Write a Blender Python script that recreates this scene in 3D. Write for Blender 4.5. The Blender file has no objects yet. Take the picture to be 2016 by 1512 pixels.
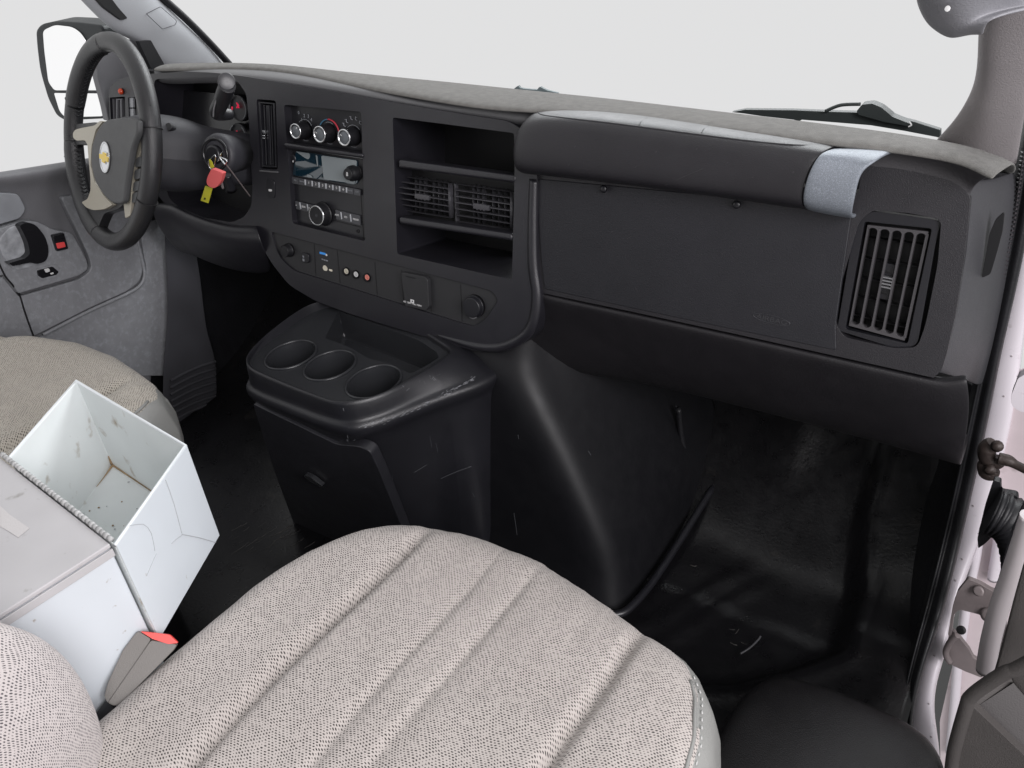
import bpy, bmesh, math, random
from mathutils import Vector, Matrix
from mathutils.geometry import tessellate_polygon
from math import radians, cos, sin, pi
S = bpy.context.scene
random.seed(3)
# ------------------------------------------------------------------ camera
H = 1.25                                     # camera height above the van floor
FPX, CX, CY = 1700.0, 1008.0, 756.0
R3 = Matrix(((0.8462, 0.2403, -0.4756), (0.5272, -0.5074, 0.6817), (-0.0775, -0.8276, -0.556)))
_r = R3.col[0].normalized(); _f = (R3.col[2] - _r * _r.dot(R3.col[2])).normalized(); _d = _f.cross(_r)
cam = bpy.data.cameras.new('camera'); camo = bpy.data.objects.new('camera', cam); S.collection.objects.link(camo)
cam.sensor_width = 36; cam.lens = FPX / 2016 * 36; cam.clip_start = .02; cam.clip_end = 100
m3 = Matrix((_r, -_d, -_f)).transposed()
camo.matrix_world = Matrix.Translation((0, 0, H)) @ m3.to_4x4()
S.camera = camo
# ------------------------------------------------------------------ light
W = bpy.data.worlds.new('World'); S.world = W; W.use_nodes = True
nt = W.node_tree; nt.nodes.clear()
wo = nt.nodes.new('ShaderNodeOutputWorld'); bg = nt.nodes.new('ShaderNodeBackground')
bg.inputs[0].default_value = (.752, .752, .756, 1); bg.inputs[1].default_value = 1.0
nt.links.new(bg.outputs[0], wo.inputs[0])
# plain grey studio surround: brighter behind the photographer, dark floor far below
_tc = nt.nodes.new('ShaderNodeTexCoord'); _sx = nt.nodes.new('ShaderNodeSeparateXYZ'); nt.links.new(_tc.outputs['Generated'], _sx.inputs[0])
def _mr(src, a, b_, c, e):
    q = nt.nodes.new('ShaderNodeMapRange'); q.interpolation_type = 'SMOOTHSTEP'
    for i, v in enumerate((a, b_, c, e)): q.inputs[i + 1].default_value = v
    nt.links.new(src, q.inputs[0]); return q.outputs[0]
_m = nt.nodes.new('ShaderNodeMath'); _m.operation = 'MULTIPLY'
nt.links.new(_mr(_sx.outputs['Y'], -.5, 0, 1.30, 1.0), _m.inputs[0]); nt.links.new(_mr(_sx.outputs['Z'], -.75, -.45, .10, 1.0), _m.inputs[1])
_m2 = nt.nodes.new('ShaderNodeMath'); _m2.operation = 'MULTIPLY'; nt.links.new(_m.outputs[0], _m2.inputs[0])
nt.links.new(_mr(_sx.outputs['X'], .15, .5, 1.0, .45), _m2.inputs[1]); nt.links.new(_m2.outputs[0], bg.inputs[1])
def area(name, loc, tgt, sx, sy, power, col=(1, 1, 1)):
    l = bpy.data.lights.new(name, 'AREA'); l.shape = 'RECTANGLE'; l.size = sx; l.size_y = sy; l.energy = power; l.color = col
    o = bpy.data.objects.new(name, l); S.collection.objects.link(o); o.location = loc
    o.rotation_euler = (Vector(tgt) - Vector(loc)).to_track_quat('-Z', 'Y').to_euler(); return o
area('softbox_door_side', (1.5, -.9, 2.3), (-.5, .6, .5), 1.2, 1.4, 64, (1, .97, .98))
area('softbox_windscreen', (-.8, 3.7, 2.35), (-.8, 1.1, .85), 4.0, 1.5, 120, (.95, .98, 1))
area('strip_light_doorway', (1.35, .15, 1.45), (-.7, 1.0, .6), .45, 1.3, 26, (1, .97, 1))
vs = S.view_settings; vs.view_transform = 'Standard'; vs.look = 'None'; vs.exposure = 0; vs.gamma = 1; vs.use_curve_mapping = False
S.render.engine = 'CYCLES'; S.cycles.max_bounces = 6; S.cycles.use_denoising = True

# ------------------------------------------------------------------ pixel -> point on a real plane
C0 = Vector((0, 0, H))
def ray(px, py): return _r * (px - CX) + _d * (py - CY) + _f * FPX
class Pl:
    "a real plane in the van: point, normal towards the cabin; at(px,py,off) reads a point on it"
    def __init__(s, p, n): s.p = Vector(p); s.n = Vector(n).normalized()
    def at(s, px, py, off=0):
        r = ray(px, py); q = s.p + s.n * off
        return C0 + r * ((q - C0).dot(s.n) / r.dot(s.n))
T12 = radians(12)
nD = Vector((0, -cos(T12), sin(T12)))
D = Pl(C0 - nD * 1.2, nD)                   # plane of the dash face
def d(px, py, off=0): return D.at(px, py, off)
def z(px, py, zz): return Pl((0, 0, H + zz), (0, 0, 1)).at(px, py)
def y(px, py, yy): return Pl((0, yy, 0), (0, -1, 0)).at(px, py)
def x(px, py, xx): return Pl((xx, 0, 0), (1, 0, 0)).at(px, py)
def V(a, b, c): return Vector((a, b, H + c))
def lerp(a, b, t): return a + (b - a) * t

# ------------------------------------------------------------------ materials
MC = {}
def mat(name, col, rough=.5, bump=0, bs=400, var=0, vs_=3.0, metal=0, spec=.5, sheen=0, coat=0, speck=None, scr=0):
    if name in MC: return MC[name]
    m = bpy.data.materials.new(name); m.use_nodes = True; n = m.node_tree; L = n.links
    b = n.nodes['Principled BSDF']
    b.inputs['Base Color'].default_value = (*col, 1); b.inputs['Roughness'].default_value = rough
    b.inputs['Metallic'].default_value = metal; b.inputs['Specular IOR Level'].default_value = spec
    if sheen: b.inputs['Sheen Weight'].default_value = sheen
    if coat: b.inputs['Coat Weight'].default_value = coat
    tc = n.nodes.new('ShaderNodeTexCoord')
    def noise(sc, det=3):
        t = n.nodes.new('ShaderNodeTexNoise'); t.inputs['Scale'].default_value = sc; t.inputs['Detail'].default_value = det
        L.new(tc.outputs['Object'], t.inputs['Vector']); return t
    src = None
    if var:
        t = noise(vs_, 5); mr = n.nodes.new('ShaderNodeMapRange')
        mr.inputs[1].default_value = .3; mr.inputs[2].default_value = .7; mr.inputs[3].default_value = 1 - var; mr.inputs[4].default_value = 1 + var
        L.new(t.outputs[0], mr.inputs[0]); mx = n.nodes.new('ShaderNodeMix'); mx.data_type = 'RGBA'; mx.blend_type = 'MULTIPLY'; mx.inputs[0].default_value = 1
        mx.inputs[6].default_value = (*col, 1); L.new(mr.outputs[0], mx.inputs[7]); src = mx.outputs[2]
        rr = n.nodes.new('ShaderNodeMapRange'); rr.inputs[3].default_value = max(.05, rough - .1); rr.inputs[4].default_value = min(1, rough + .1)
        t2 = noise(vs_ * 4, 6); L.new(t2.outputs[0], rr.inputs[0]); L.new(rr.outputs[0], b.inputs['Roughness'])
    if speck:      # (colour, scale, threshold, softness)
        c2, sc, th, sf = speck; t = noise(sc, 6); mr = n.nodes.new('ShaderNodeMapRange')
        mr.inputs[1].default_value = th; mr.inputs[2].default_value = th + sf; L.new(t.outputs[0], mr.inputs[0])
        mx = n.nodes.new('ShaderNodeMix'); mx.data_type = 'RGBA'; L.new(mr.outputs[0], mx.inputs[0])
        if src: L.new(src, mx.inputs[6])
        else: mx.inputs[6].default_value = (*col, 1)
        mx.inputs[7].default_value = (*c2, 1); src = mx.outputs[2]
    if scr:        # fine scratches: stretched noise threshold
        mp = n.nodes.new('ShaderNodeMapping'); mp.inputs['Scale'].default_value = (40, 40, 6); mp.inputs['Rotation'].default_value = (.6, .5, .8)
        L.new(tc.outputs['Object'], mp.inputs[0]); t = n.nodes.new('ShaderNodeTexNoise'); t.inputs['Scale'].default_value = 6; t.inputs['Detail'].default_value = 2
        L.new(mp.outputs[0], t.inputs['Vector']); t3 = noise(7, 2); ml = n.nodes.new('ShaderNodeMath'); ml.operation = 'MULTIPLY'
        L.new(t.outputs[0], ml.inputs[0]); L.new(t3.outputs[0], ml.inputs[1])
        mr = n.nodes.new('ShaderNodeMapRange'); mr.inputs[1].default_value = .40; mr.inputs[2].default_value = .46; mr.inputs[4].default_value = scr; L.new(ml.outputs[0], mr.inputs[0])
        mx = n.nodes.new('ShaderNodeMix'); mx.data_type = 'RGBA'; L.new(mr.outputs[0], mx.inputs[0])
        if src: L.new(src, mx.inputs[6])
        else: mx.inputs[6].default_value = (*col, 1)
        mx.inputs[7].default_value = (.35, .36, .4, 1); src = mx.outputs[2]
    if src: L.new(src, b.inputs['Base Color'])
    if bump:
        t = noise(bs, 4); bp = n.nodes.new('ShaderNodeBump'); bp.inputs['Strength'].default_value = bump; bp.inputs['Distance'].default_value = .001
        L.new(t.outputs[0], bp.inputs['Height']); L.new(bp.outputs[0], b.inputs['Normal'])
    MC[name] = m; return m
def emis(name, col, st):
    m = mat(name, (.01, .01, .01)); b = m.node_tree.nodes['Principled BSDF']
    b.inputs['Emission Color'].default_value = (*col, 1); b.inputs['Emission Strength'].default_value = st; return m

def weave(name, light, dark, pitch=.0044, warm=(1, 1, 1)):
    "open mesh cloth: pale yarn with rows of small dark holes in a herringbone"
    m = bpy.data.materials.new(name); m.use_nodes = True; n = m.node_tree; L = n.links; b = n.nodes['Principled BSDF']
    b.inputs['Roughness'].default_value = .95; b.inputs['Specular IOR Level'].default_value = .15; b.inputs['Sheen Weight'].default_value = .15
    uv = n.nodes.new('ShaderNodeUVMap')
    nz = n.nodes.new('ShaderNodeTexNoise'); nz.inputs['Scale'].default_value = 70; nz.inputs['Detail'].default_value = 3; L.new(uv.outputs[0], nz.inputs['Vector'])
    sub = n.nodes.new('ShaderNodeVectorMath'); sub.operation = 'SUBTRACT'; L.new(nz.outputs['Color'], sub.inputs[0]); sub.inputs[1].default_value = (.5, .5, .5)
    scl = n.nodes.new('ShaderNodeVectorMath'); scl.operation = 'SCALE'; L.new(sub.outputs[0], scl.inputs[0]); scl.inputs['Scale'].default_value = .0022
    nzb = n.nodes.new('ShaderNodeTexNoise'); nzb.inputs['Scale'].default_value = 14; nzb.inputs['Detail'].default_value = 2; L.new(uv.outputs[0], nzb.inputs['Vector'])
    sb_ = n.nodes.new('ShaderNodeVectorMath'); sb_.operation = 'SUBTRACT'; L.new(nzb.outputs['Color'], sb_.inputs[0]); sb_.inputs[1].default_value = (.5, .5, .5)
    sc_ = n.nodes.new('ShaderNodeVectorMath'); sc_.operation = 'SCALE'; L.new(sb_.outputs[0], sc_.inputs[0]); sc_.inputs['Scale'].default_value = .009
    ad0 = n.nodes.new('ShaderNodeVectorMath'); L.new(uv.outputs[0], ad0.inputs[0]); L.new(sc_.outputs[0], ad0.inputs[1])
    add = n.nodes.new('ShaderNodeVectorMath'); L.new(ad0.outputs[0], add.inputs[0]); L.new(scl.outputs[0], add.inputs[1])
    sp = n.nodes.new('ShaderNodeSeparateXYZ'); L.new(add.outputs[0], sp.inputs[0])
    def M(op, a, c=None, e=None):
        q = n.nodes.new('ShaderNodeMath'); q.operation = op
        for i, v in enumerate((a, c, e)):
            if v is None: continue
            if isinstance(v, (int, float)): q.inputs[i].default_value = v
            else: L.new(v, q.inputs[i])
        return q.outputs[0]
    U, Vv = sp.outputs[0], sp.outputs[1]
    # zigzag shear: herringbone
    zz = M('PINGPONG', U, pitch * 4)
    v2 = M('ADD', Vv, M('MULTIPLY', zz, .22))
    row = M('DIVIDE', v2, pitch * .62); fr = M('FRACT', row); fl = M('FLOOR', row)
    u2 = M('ADD', M('DIVIDE', U, pitch), M('MULTIPLY', M('MODULO', fl, 2), .5)); fu = M('FRACT', u2)
    wn = n.nodes.new('ShaderNodeTexWhiteNoise'); wn.noise_dimensions = '2D'; cb_ = n.nodes.new('ShaderNodeCombineXYZ'); L.new(fl, cb_.inputs[0]); L.new(M('FLOOR', u2), cb_.inputs[1]); L.new(cb_.outputs[0], wn.inputs['Vector'])
    a = M('ABSOLUTE', M('SUBTRACT', fr, .5)); c = M('ABSOLUTE', M('SUBTRACT', fu, .5))
    e = M('ADD', M('POWER', M('MULTIPLY', a, 3.3), 2), M('POWER', M('MULTIPLY', c, 2.9), 2))
    e = M('ADD', e, M('MULTIPLY', M('POWER', wn.outputs['Value'], 1.6), .75)); mr = n.nodes.new('ShaderNodeMapRange'); mr.inputs[1].default_value = .5; mr.inputs[2].default_value = 1.25; L.new(e, mr.inputs[0])
    # patchy hole strength
    n2 = n.nodes.new('ShaderNodeTexNoise'); n2.inputs['Scale'].default_value = 25; n2.inputs['Detail'].default_value = 4; L.new(uv.outputs[0], n2.inputs['Vector'])
    dk = n.nodes.new('ShaderNodeMix'); dk.data_type = 'RGBA'; _k = M('MULTIPLY', n2.outputs[0], .55); L.new(_k, dk.inputs[0]); dk.inputs[6].default_value = (*dark, 1)
    dk.inputs[7].default_value = (*[l * .3 + q * .7 for l, q in zip(light, dark)], 1)
    n3 = n.nodes.new('ShaderNodeTexNoise'); n3.inputs['Scale'].default_value = 6; n3.inputs['Detail'].default_value = 6; L.new(uv.outputs[0], n3.inputs['Vector'])
    lt = n.nodes.new('ShaderNodeMix'); lt.data_type = 'RGBA'; L.new(n3.outputs[0], lt.inputs[0]); lt.inputs[6].default_value = (*[v * .84 for v in light], 1); lt.inputs[7].default_value = (*[v * 1.14 for v in light], 1)
    mx = n.nodes.new('ShaderNodeMix'); mx.data_type = 'RGBA'; L.new(mr.outputs[0], mx.inputs[0]); L.new(dk.outputs[2], mx.inputs[6]); L.new(lt.outputs[2], mx.inputs[7])
    L.new(mx.outputs[2], b.inputs['Base Color'])
    bp = n.nodes.new('ShaderNodeBump'); bp.inputs['Strength'].default_value = .6; bp.inputs['Distance'].default_value = .0012; L.new(mr.outputs[0], bp.inputs['Height']); L.new(bp.outputs[0], b.inputs['Normal'])
    return m

black = mat('black_plastic', (.022, .021, .025), .46, .35, 700, .12, 9)
face_m = mat('dash_face_plastic', (.0140, .0135, .0175), .36, .35, 900, .12, 8, spec=.6)
pad_m = mat('charcoal_padded_vinyl', (.0165, .0155, .0185), .40, .55, 800, .12, 6, spec=.5)
lowm = mat('lower_dash_vinyl', (.011, .010, .012), .46, .5, 520, .15, 6)
deep = mat('recess_black', (.003, .003, .004), .6)
gloss = mat('gloss_black', (.012, .012, .014), .22)
bezel = mat('bezel_black', (.011, .011, .014), .35, .1, 900)
chrome = mat('satin_chrome', (.75, .76, .78), .22, metal=1)
silver = mat('silver_paint', (.20, .22, .25), .48, .6, 1200, metal=.35, speck=((.33, .36, .405), 900, .48, .2))
tan = mat('grey_carpet_mat', (.155, .151, .143), .95, 1.0, 900, .14, 90, spec=.1, sheen=.1)
edge_m = mat('lightened_edge_vinyl', (.10, .10, .105), .36, .4, 600, .1, 8)  # dash vinyl lightened so the rolled crest carries its highlight in the colour
grey = mat('grey_door_plastic', (.235, .24, .255), .5, .9, 420, .08, 30, speck=((.29, .30, .32), 90, .50, .2))
grey2 = mat('grey_door_vinyl', (.15, .15, .16), .5, .6, 600, .15, 8)
greyd = mat('dark_grey_carpet', (.040, .040, .047), .9, .8, 900, .2, 9)
pil = mat('pillar_grey_plastic', (.34, .35, .37), .55, .5, 600, .08, 6)
pilr = mat('pillar_warm_grey', (.27, .25, .255), .55, .9, 600, .08, 6)
rub = mat('rubber_black', (.007, .007, .009), .5, .5, 300, .2, 20)
mirr_h = mat('mirror_housing', (.018, .022, .024), .45, .5, 900)
white = mat('white_steel_paint', (.62, .66, .70), .32, .08, 40, .05, 5, speck=((.34, .30, .26), 60, .69, .06))
whitei = mat('worn_white_paint', (.70, .73, .73), .4, .1, 60, .08, 7, speck=((.30, .24, .17), 26, .62, .12))
whitel = mat('dull_white_lid_paint', (.46, .45, .46), .5, .1, 60, .08, 9, speck=((.30, .29, .28), 40, .64, .1))
whitec = mat('white_car_paint', (.62, .58, .62), .3, .1, 30, .06, 6, speck=((.3, .27, .27), 30, .66, .1))
vinyl = mat('grey_seat_vinyl', (.25, .25, .24), .5, .6, 500, .08, 10)
leather = mat('wheel_leather', (.022, .022, .024), .32, .7, 700, .2, 12)
hubm = mat('airbag_cover', (.055, .056, .058), .5, .6, 900, .1, 15)
trimt = mat('champagne_trim', (.42, .39, .32), .38, metal=.15)
gold = mat('gold_emblem', (.75, .55, .12), .3, metal=.7)
red = mat('red_plastic', (.75, .06, .05), .4); pink = mat('coral_key_cover', (.75, .13, .13), .4)
yel = mat('yellow_tag', (.55, .52, .03), .5)
bucklem = mat('buckle_grey_plastic', (.15, .14, .13), .45, .3, 800)
rust = mat('rusty_metal', (.035, .025, .022), .55, .8, 200, .4, 40, metal=.2)
steel = mat('primed_metal', (.20, .17, .17), .5, .3, 200, .2, 20, metal=.2)
pocketm = mat('door_pocket_plastic', (.058, .052, .050), .6, .8, 700, .1, 10)
markw = mat('print_white', (.62, .62, .62), .6); markb = mat('print_blue', (.05, .30, .8), .5); markr = mat('print_red', (.5, .06, .05), .5)
floorm = mat('vinyl_floor', (.0050, .0048, .0057), .30, .4, 160, .15, 10, spec=.55, speck=((.03, .027, .024), 9, .66, .12))
engm = mat('engine_cover_vinyl', (.005, .005, .0065), .52, .2, 900, .06, 8, spec=.36)
consm = mat('console_plastic', (.012, .012, .015), .34, .35, 800, .15, 9)
cupm = mat('cup_plastic', (.024, .025, .028), .26, .2, 800)
seatf = weave('seat_mesh_cloth', (.455, .415, .392), (.010, .009, .009), .0042)
seatd = weave('driver_mesh_cloth', (.44, .405, .355), (.03, .027, .024), .0046)
seatb = weave('backrest_mesh_cloth', (.55, .50, .49), (.04, .036, .045), .0048)

# ------------------------------------------------------------------ objects
def tag(o, label=None, cat=None, group=None, kind=None):
    if label: o['label'] = label
    if cat: o['category'] = cat
    if group: o['group'] = group
    if kind: o['kind'] = kind
    return o
def thing(name, loc, label, cat, group=None):
    o = bpy.data.objects.new(name, None); S.collection.objects.link(o); o.location = loc; o.empty_display_size = .05
    return tag(o, label, cat, group)
def wloc(o):
    p = Vector((0, 0, 0))
    while o: p = p + o.location; o = o.parent
    return p
def link(name, me, m, parent=None, smooth=True, bev=0, seg=2, sub=0, solid=0, ang=30):
    o = bpy.data.objects.new(name, me); S.collection.objects.link(o)
    if m: me.materials.append(m)
    if parent: o.parent = parent; o.location = -wloc(parent)
    if smooth:
        for p in me.polygons: p.use_smooth = True
    if solid:
        q = o.modifiers.new('s', 'SOLIDIFY'); q.thickness = abs(solid); q.offset = -1 if solid > 0 else 1
    if bev:
        q = o.modifiers.new('b', 'BEVEL'); q.width = bev; q.segments = seg; q.limit_method = 'ANGLE'; q.angle_limit = radians(ang); q.harden_normals = False
    if sub:
        q = o.modifiers.new('u', 'SUBSURF'); q.levels = sub; q.render_levels = sub
    if smooth and not sub:
        q = o.modifiers.new('w', 'WEIGHTED_NORMAL'); q.keep_sharp = True
    return o
def grid(name, rows, m, parent=None, sub=2, solid=.004, flip=False, crease=None):
    nr, nc = len(rows), len(rows[0]); vs = [p for r in rows for p in r]
    fs = [(i * nc + j, i * nc + j + 1, (i + 1) * nc + j + 1, (i + 1) * nc + j) for i in range(nr - 1) for j in range(nc - 1)]
    # orient towards the camera
    s = 0
    for f in fs:
        a, b, c, e = [vs[k] for k in f]; nrm = (c - a).cross(e - b); s += nrm.dot(C0 - (a + c) / 2)
    if (s < 0) != flip: fs = [f[::-1] for f in fs]
    me = bpy.data.meshes.new(name); me.from_pydata(vs, [], fs)
    uu = [[0.0] * nc for _ in rows]; vv = [[0.0] * nc for _ in rows]
    for i in range(nr):
        for j in range(1, nc): uu[i][j] = uu[i][j - 1] + (rows[i][j] - rows[i][j - 1]).length
    jm = nc // 2
    for i in range(nr):
        c = uu[i][jm]
        for j in range(nc): uu[i][j] -= c
    for j in range(nc):
        for i in range(1, nr): vv[i][j] = vv[i - 1][j] + (rows[i][j] - rows[i - 1][j]).length
    ul = me.uv_layers.new(name='UVMap')
    for p in me.polygons:
        for li in p.loop_indices:
            k = me.loops[li].vertex_index; ul.data[li].uv = (uu[k // nc][k % nc], vv[k // nc][k % nc])
    return link(name, me, m, parent, sub=sub, solid=solid)
def newell(pts):
    n = Vector()
    for i in range(len(pts)): n += pts[i].cross(pts[(i + 1) % len(pts)])
    return n.normalized()
def solids(name, polys, m, parent=None, bev=0, seg=2, smooth=True):
    "polys: list of (front outline 3D, offset vector to the back) -> one mesh of prisms"
    vs = []; fs = []
    for pts, off in polys:
        b = len(vs); k = len(pts); off = Vector(off)
        if newell(pts).dot(off) > 0: pts = pts[::-1]
        vs += list(pts) + [p + off for p in pts]
        fs.append(list(range(b, b + k))); fs.append([b + k + i for i in range(k)][::-1])
        for i in range(k):
            j = (i + 1) % k; fs.append([b + j, b + i, b + k + i, b + k + j])
    me = bpy.data.meshes.new(name); me.from_pydata(vs, [], fs)
    return link(name, me, m, parent, bev=bev, seg=seg, smooth=smooth)
def rnd(pts, r, seg=4):
    "round the corners of a pixel polygon"
    out = []; n = len(pts)
    for i in range(n):
        p = Vector(pts[i][:2]); a = Vector(pts[i - 1][:2]); b = Vector(pts[(i + 1) % n][:2])
        rr = pts[i][2] if len(pts[i]) > 2 else r
        da = (a - p); db = (b - p); k = min(rr, da.length * .48, db.length * .48)
        if k < .5: out.append(tuple(p)); continue
        p0 = p + da.normalized() * k; p1 = p + db.normalized() * k
        for s in range(seg + 1):
            t = s / seg; q = p0 * (1 - t) ** 2 + p * 2 * t * (1 - t) + p1 * t * t; out.append((q.x, q.y))
    return out
def dpoly(pts, off=0): return [d(p[0], p[1], off) for p in pts]
def dsol(name, polys, off, depth, m, parent=None, bev=0, seg=2):
    return solids(name, [(dpoly(p, off), -nD * depth) for p in polys], m, parent, bev, seg)
def plate(name, outline, holes, off, thick, m, parent=None, bev=.003, hd=None, seg=3):
    "face with real openings: front face, outer walls and the walls of each opening"
    loops = [dpoly(outline, off)] + [dpoly(h, off) for h in holes]
    flat = [p for l in loops for p in l]; tris = tessellate_polygon(loops)
    bm = bmesh.new(); v = [bm.verts.new(p) for p in flat]
    for t in tris:
        a, b, c = [flat[i] for i in t]
        if (b - a).cross(c - a).length < 1e-10: continue
        t = t if (b - a).cross(c - a).dot(nD) > 0 else t[::-1]
        try: bm.faces.new([v[i] for i in t])
        except ValueError: pass
    k = 0
    for li, l in enumerate(loops):
        dep = thick if li == 0 else (hd[li - 1] if hd else thick)
        bk = [bm.verts.new(p - nD * dep) for p in l]; n = len(l)
        for i in range(n):
            j = (i + 1) % n
            try: bm.faces.new([v[k + i], v[k + j], bk[j], bk[i]])
            except ValueError: pass
        k += n
    bmesh.ops.recalc_face_normals(bm, faces=bm.faces)
    bmesh.ops.dissolve_limit(bm, angle_limit=.01, verts=bm.verts, edges=bm.edges) if False else None
    me = bpy.data.meshes.new(name); bm.to_mesh(me); bm.free()
    return link(name, me, m, parent, bev=bev, seg=seg)
def basis(n):
    n = n.normalized(); a = Vector((1, 0, 0)) if abs(n.x) < .9 else Vector((0, 1, 0)); u = (a - n * n.dot(a)).normalized(); return u, n.cross(u)
def lathe(name, c, n, prof, m, parent=None, k=40, bev=0, su=1, sv=1, up=None):
    "prof: list of (radius, height along n)"
    n = n.normalized(); u, w = basis(n)
    if up is not None: w = (up - n * n.dot(up)).normalized(); u = w.cross(n)
    vs = []; fs = []
    for r, h in prof:
        for i in range(k): a = 2 * pi * i / k; vs.append(c + n * h + u * r * su * cos(a) + w * r * sv * sin(a))
    for q in range(len(prof) - 1):
        for i in range(k): j = (i + 1) % k; fs.append((q * k + i, q * k + j, (q + 1) * k + j, (q + 1) * k + i))
    fs.append(list(range(k))[::-1]); fs.append([(len(prof) - 1) * k + i for i in range(k)])
    me = bpy.data.meshes.new(name); me.from_pydata(vs, [], fs)
    bm = bmesh.new(); bm.from_mesh(me); bmesh.ops.recalc_face_normals(bm, faces=bm.faces); bm.to_mesh(me); bm.free()
    return link(name, me, m, parent, bev=bev)
def catmull(pts, n=8, closed=False):
    out = []; N = len(pts)
    rng = range(N if closed else N - 1)
    for i in rng:
        p0 = pts[(i - 1) % N] if closed or i > 0 else pts[0]; p1 = pts[i]; p2 = pts[(i + 1) % N]; p3 = pts[(i + 2) % N] if closed or i < N - 2 else pts[-1]
        for s in range(n):
            t = s / n; out.append(.5 * ((2 * p1) + (p2 - p0) * t + (2 * p0 - 5 * p1 + 4 * p2 - p3) * t * t + (3 * p1 - p0 - 3 * p2 + p3) * t ** 3))
    if not closed: out.append(pts[-1])
    return out
def tube(name, pts, r, m, parent=None, k=10, n=6, closed=False, smoothc=True, flat=1):
    "r: number or list per control point"
    rs = r if isinstance(r, (list, tuple)) else [r] * len(pts)
    P = catmull(pts, n, closed) if smoothc else pts
    RR = []
    for i in range(len(P)):
        t = i / n if smoothc else i; a = int(t) % len(rs); b = min(a + 1, len(rs) - 1) if not closed else (a + 1) % len(rs); RR.append(rs[a] + (rs[b] - rs[a]) * (t - int(t)))
    vs = []; fs = []; prev = None; L = len(P)
    for i, p in enumerate(P):
        tn = (P[(i + 1) % L] - P[i - 1]) if closed else (P[min(i + 1, L - 1)] - P[max(i - 1, 0)])
        tn.normalize()
        if prev is None: u, w = basis(tn)
        else: u = (prev - tn * tn.dot(prev)).normalized(); w = tn.cross(u)
        prev = u
        for j in range(k): a = 2 * pi * j / k; vs.append(p + (u * cos(a) + w * sin(a) * flat) * RR[i])
    for i in range(L if closed else L - 1):
        i2 = (i + 1) % L
        for j in range(k): j2 = (j + 1) % k; fs.append((i * k + j, i * k + j2, i2 * k + j2, i2 * k + j))
    if not closed: fs.append(list(range(k))[::-1]); fs.append([(L - 1) * k + j for j in range(k)])
    me = bpy.data.meshes.new(name); me.from_pydata(vs, [], fs)
    return link(name, me, m, parent)
def text(name, s, p, u, n, size, m, parent, sx=1.0, ext=.0002):
    cu = bpy.data.curves.new(name, 'FONT'); cu.body = s; cu.size = size; cu.align_x = 'CENTER'; cu.align_y = 'CENTER'; cu.extrude = ext
    o = bpy.data.objects.new(name, cu); S.collection.objects.link(o)
    dg = bpy.context.evaluated_depsgraph_get(); me = bpy.data.meshes.new_from_object(o.evaluated_get(dg))
    bpy.data.objects.remove(o); bpy.data.curves.remove(cu)
    u = u.normalized(); n = n.normalized(); w = n.cross(u).normalized()
    M = Matrix((u * sx, w, n)).transposed().to_4x4(); M.translation = p; me.transform(M); me.materials.clear()
    return link(name, me, m, parent, smooth=False)
def join(name, objs, m, parent=None):
    "several just-built pieces of one part -> one mesh"
    bm = bmesh.new()
    for o in objs:
        bm.from_mesh(o.data)
    me = bpy.data.meshes.new(name); bm.to_mesh(me); bm.free()
    for o in objs: bpy.data.objects.remove(o)
    return link(name, me, m, parent, smooth=False)
def quad(c):
    "bilinear pixel patch c = TL, TR, BR, BL"
    def f(s, t):
        return (lerp(lerp(c[0][0], c[1][0], s), lerp(c[3][0], c[2][0], s), t), lerp(lerp(c[0][1], c[1][1], s), lerp(c[3][1], c[2][1], s), t))
    return f
def hits(o, pts, up=.0006):
    "points of a surface seen from the photographer's place (for seams, scuffs and prints lying on it)"
    dg = bpy.context.evaluated_depsgraph_get(); dg.update(); e = o.evaluated_get(dg); out = []; inv = e.matrix_world.inverted()
    for a, b in pts:
        r = ray(a, b).normalized(); ok, loc, nn, _ = e.ray_cast(inv @ C0, (inv.to_3x3() @ r).normalized())
        if ok:
            loc = e.matrix_world @ loc; nn = nn if nn.dot(r) < 0 else -nn; out.append(loc + nn * up)
    return out
def on(name, o, pts, r, m, parent, up=.0003, n=3, k=5):
    P_ = hits(o, pts, up)
    return tube(name, P_, r, m, parent, k=k, n=n) if len(P_) > 1 else None
def cell(q, s0, s1, t0, t1): return [q(s0, t0), q(s1, t0), q(s1, t1), q(s0, t1)]
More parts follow.
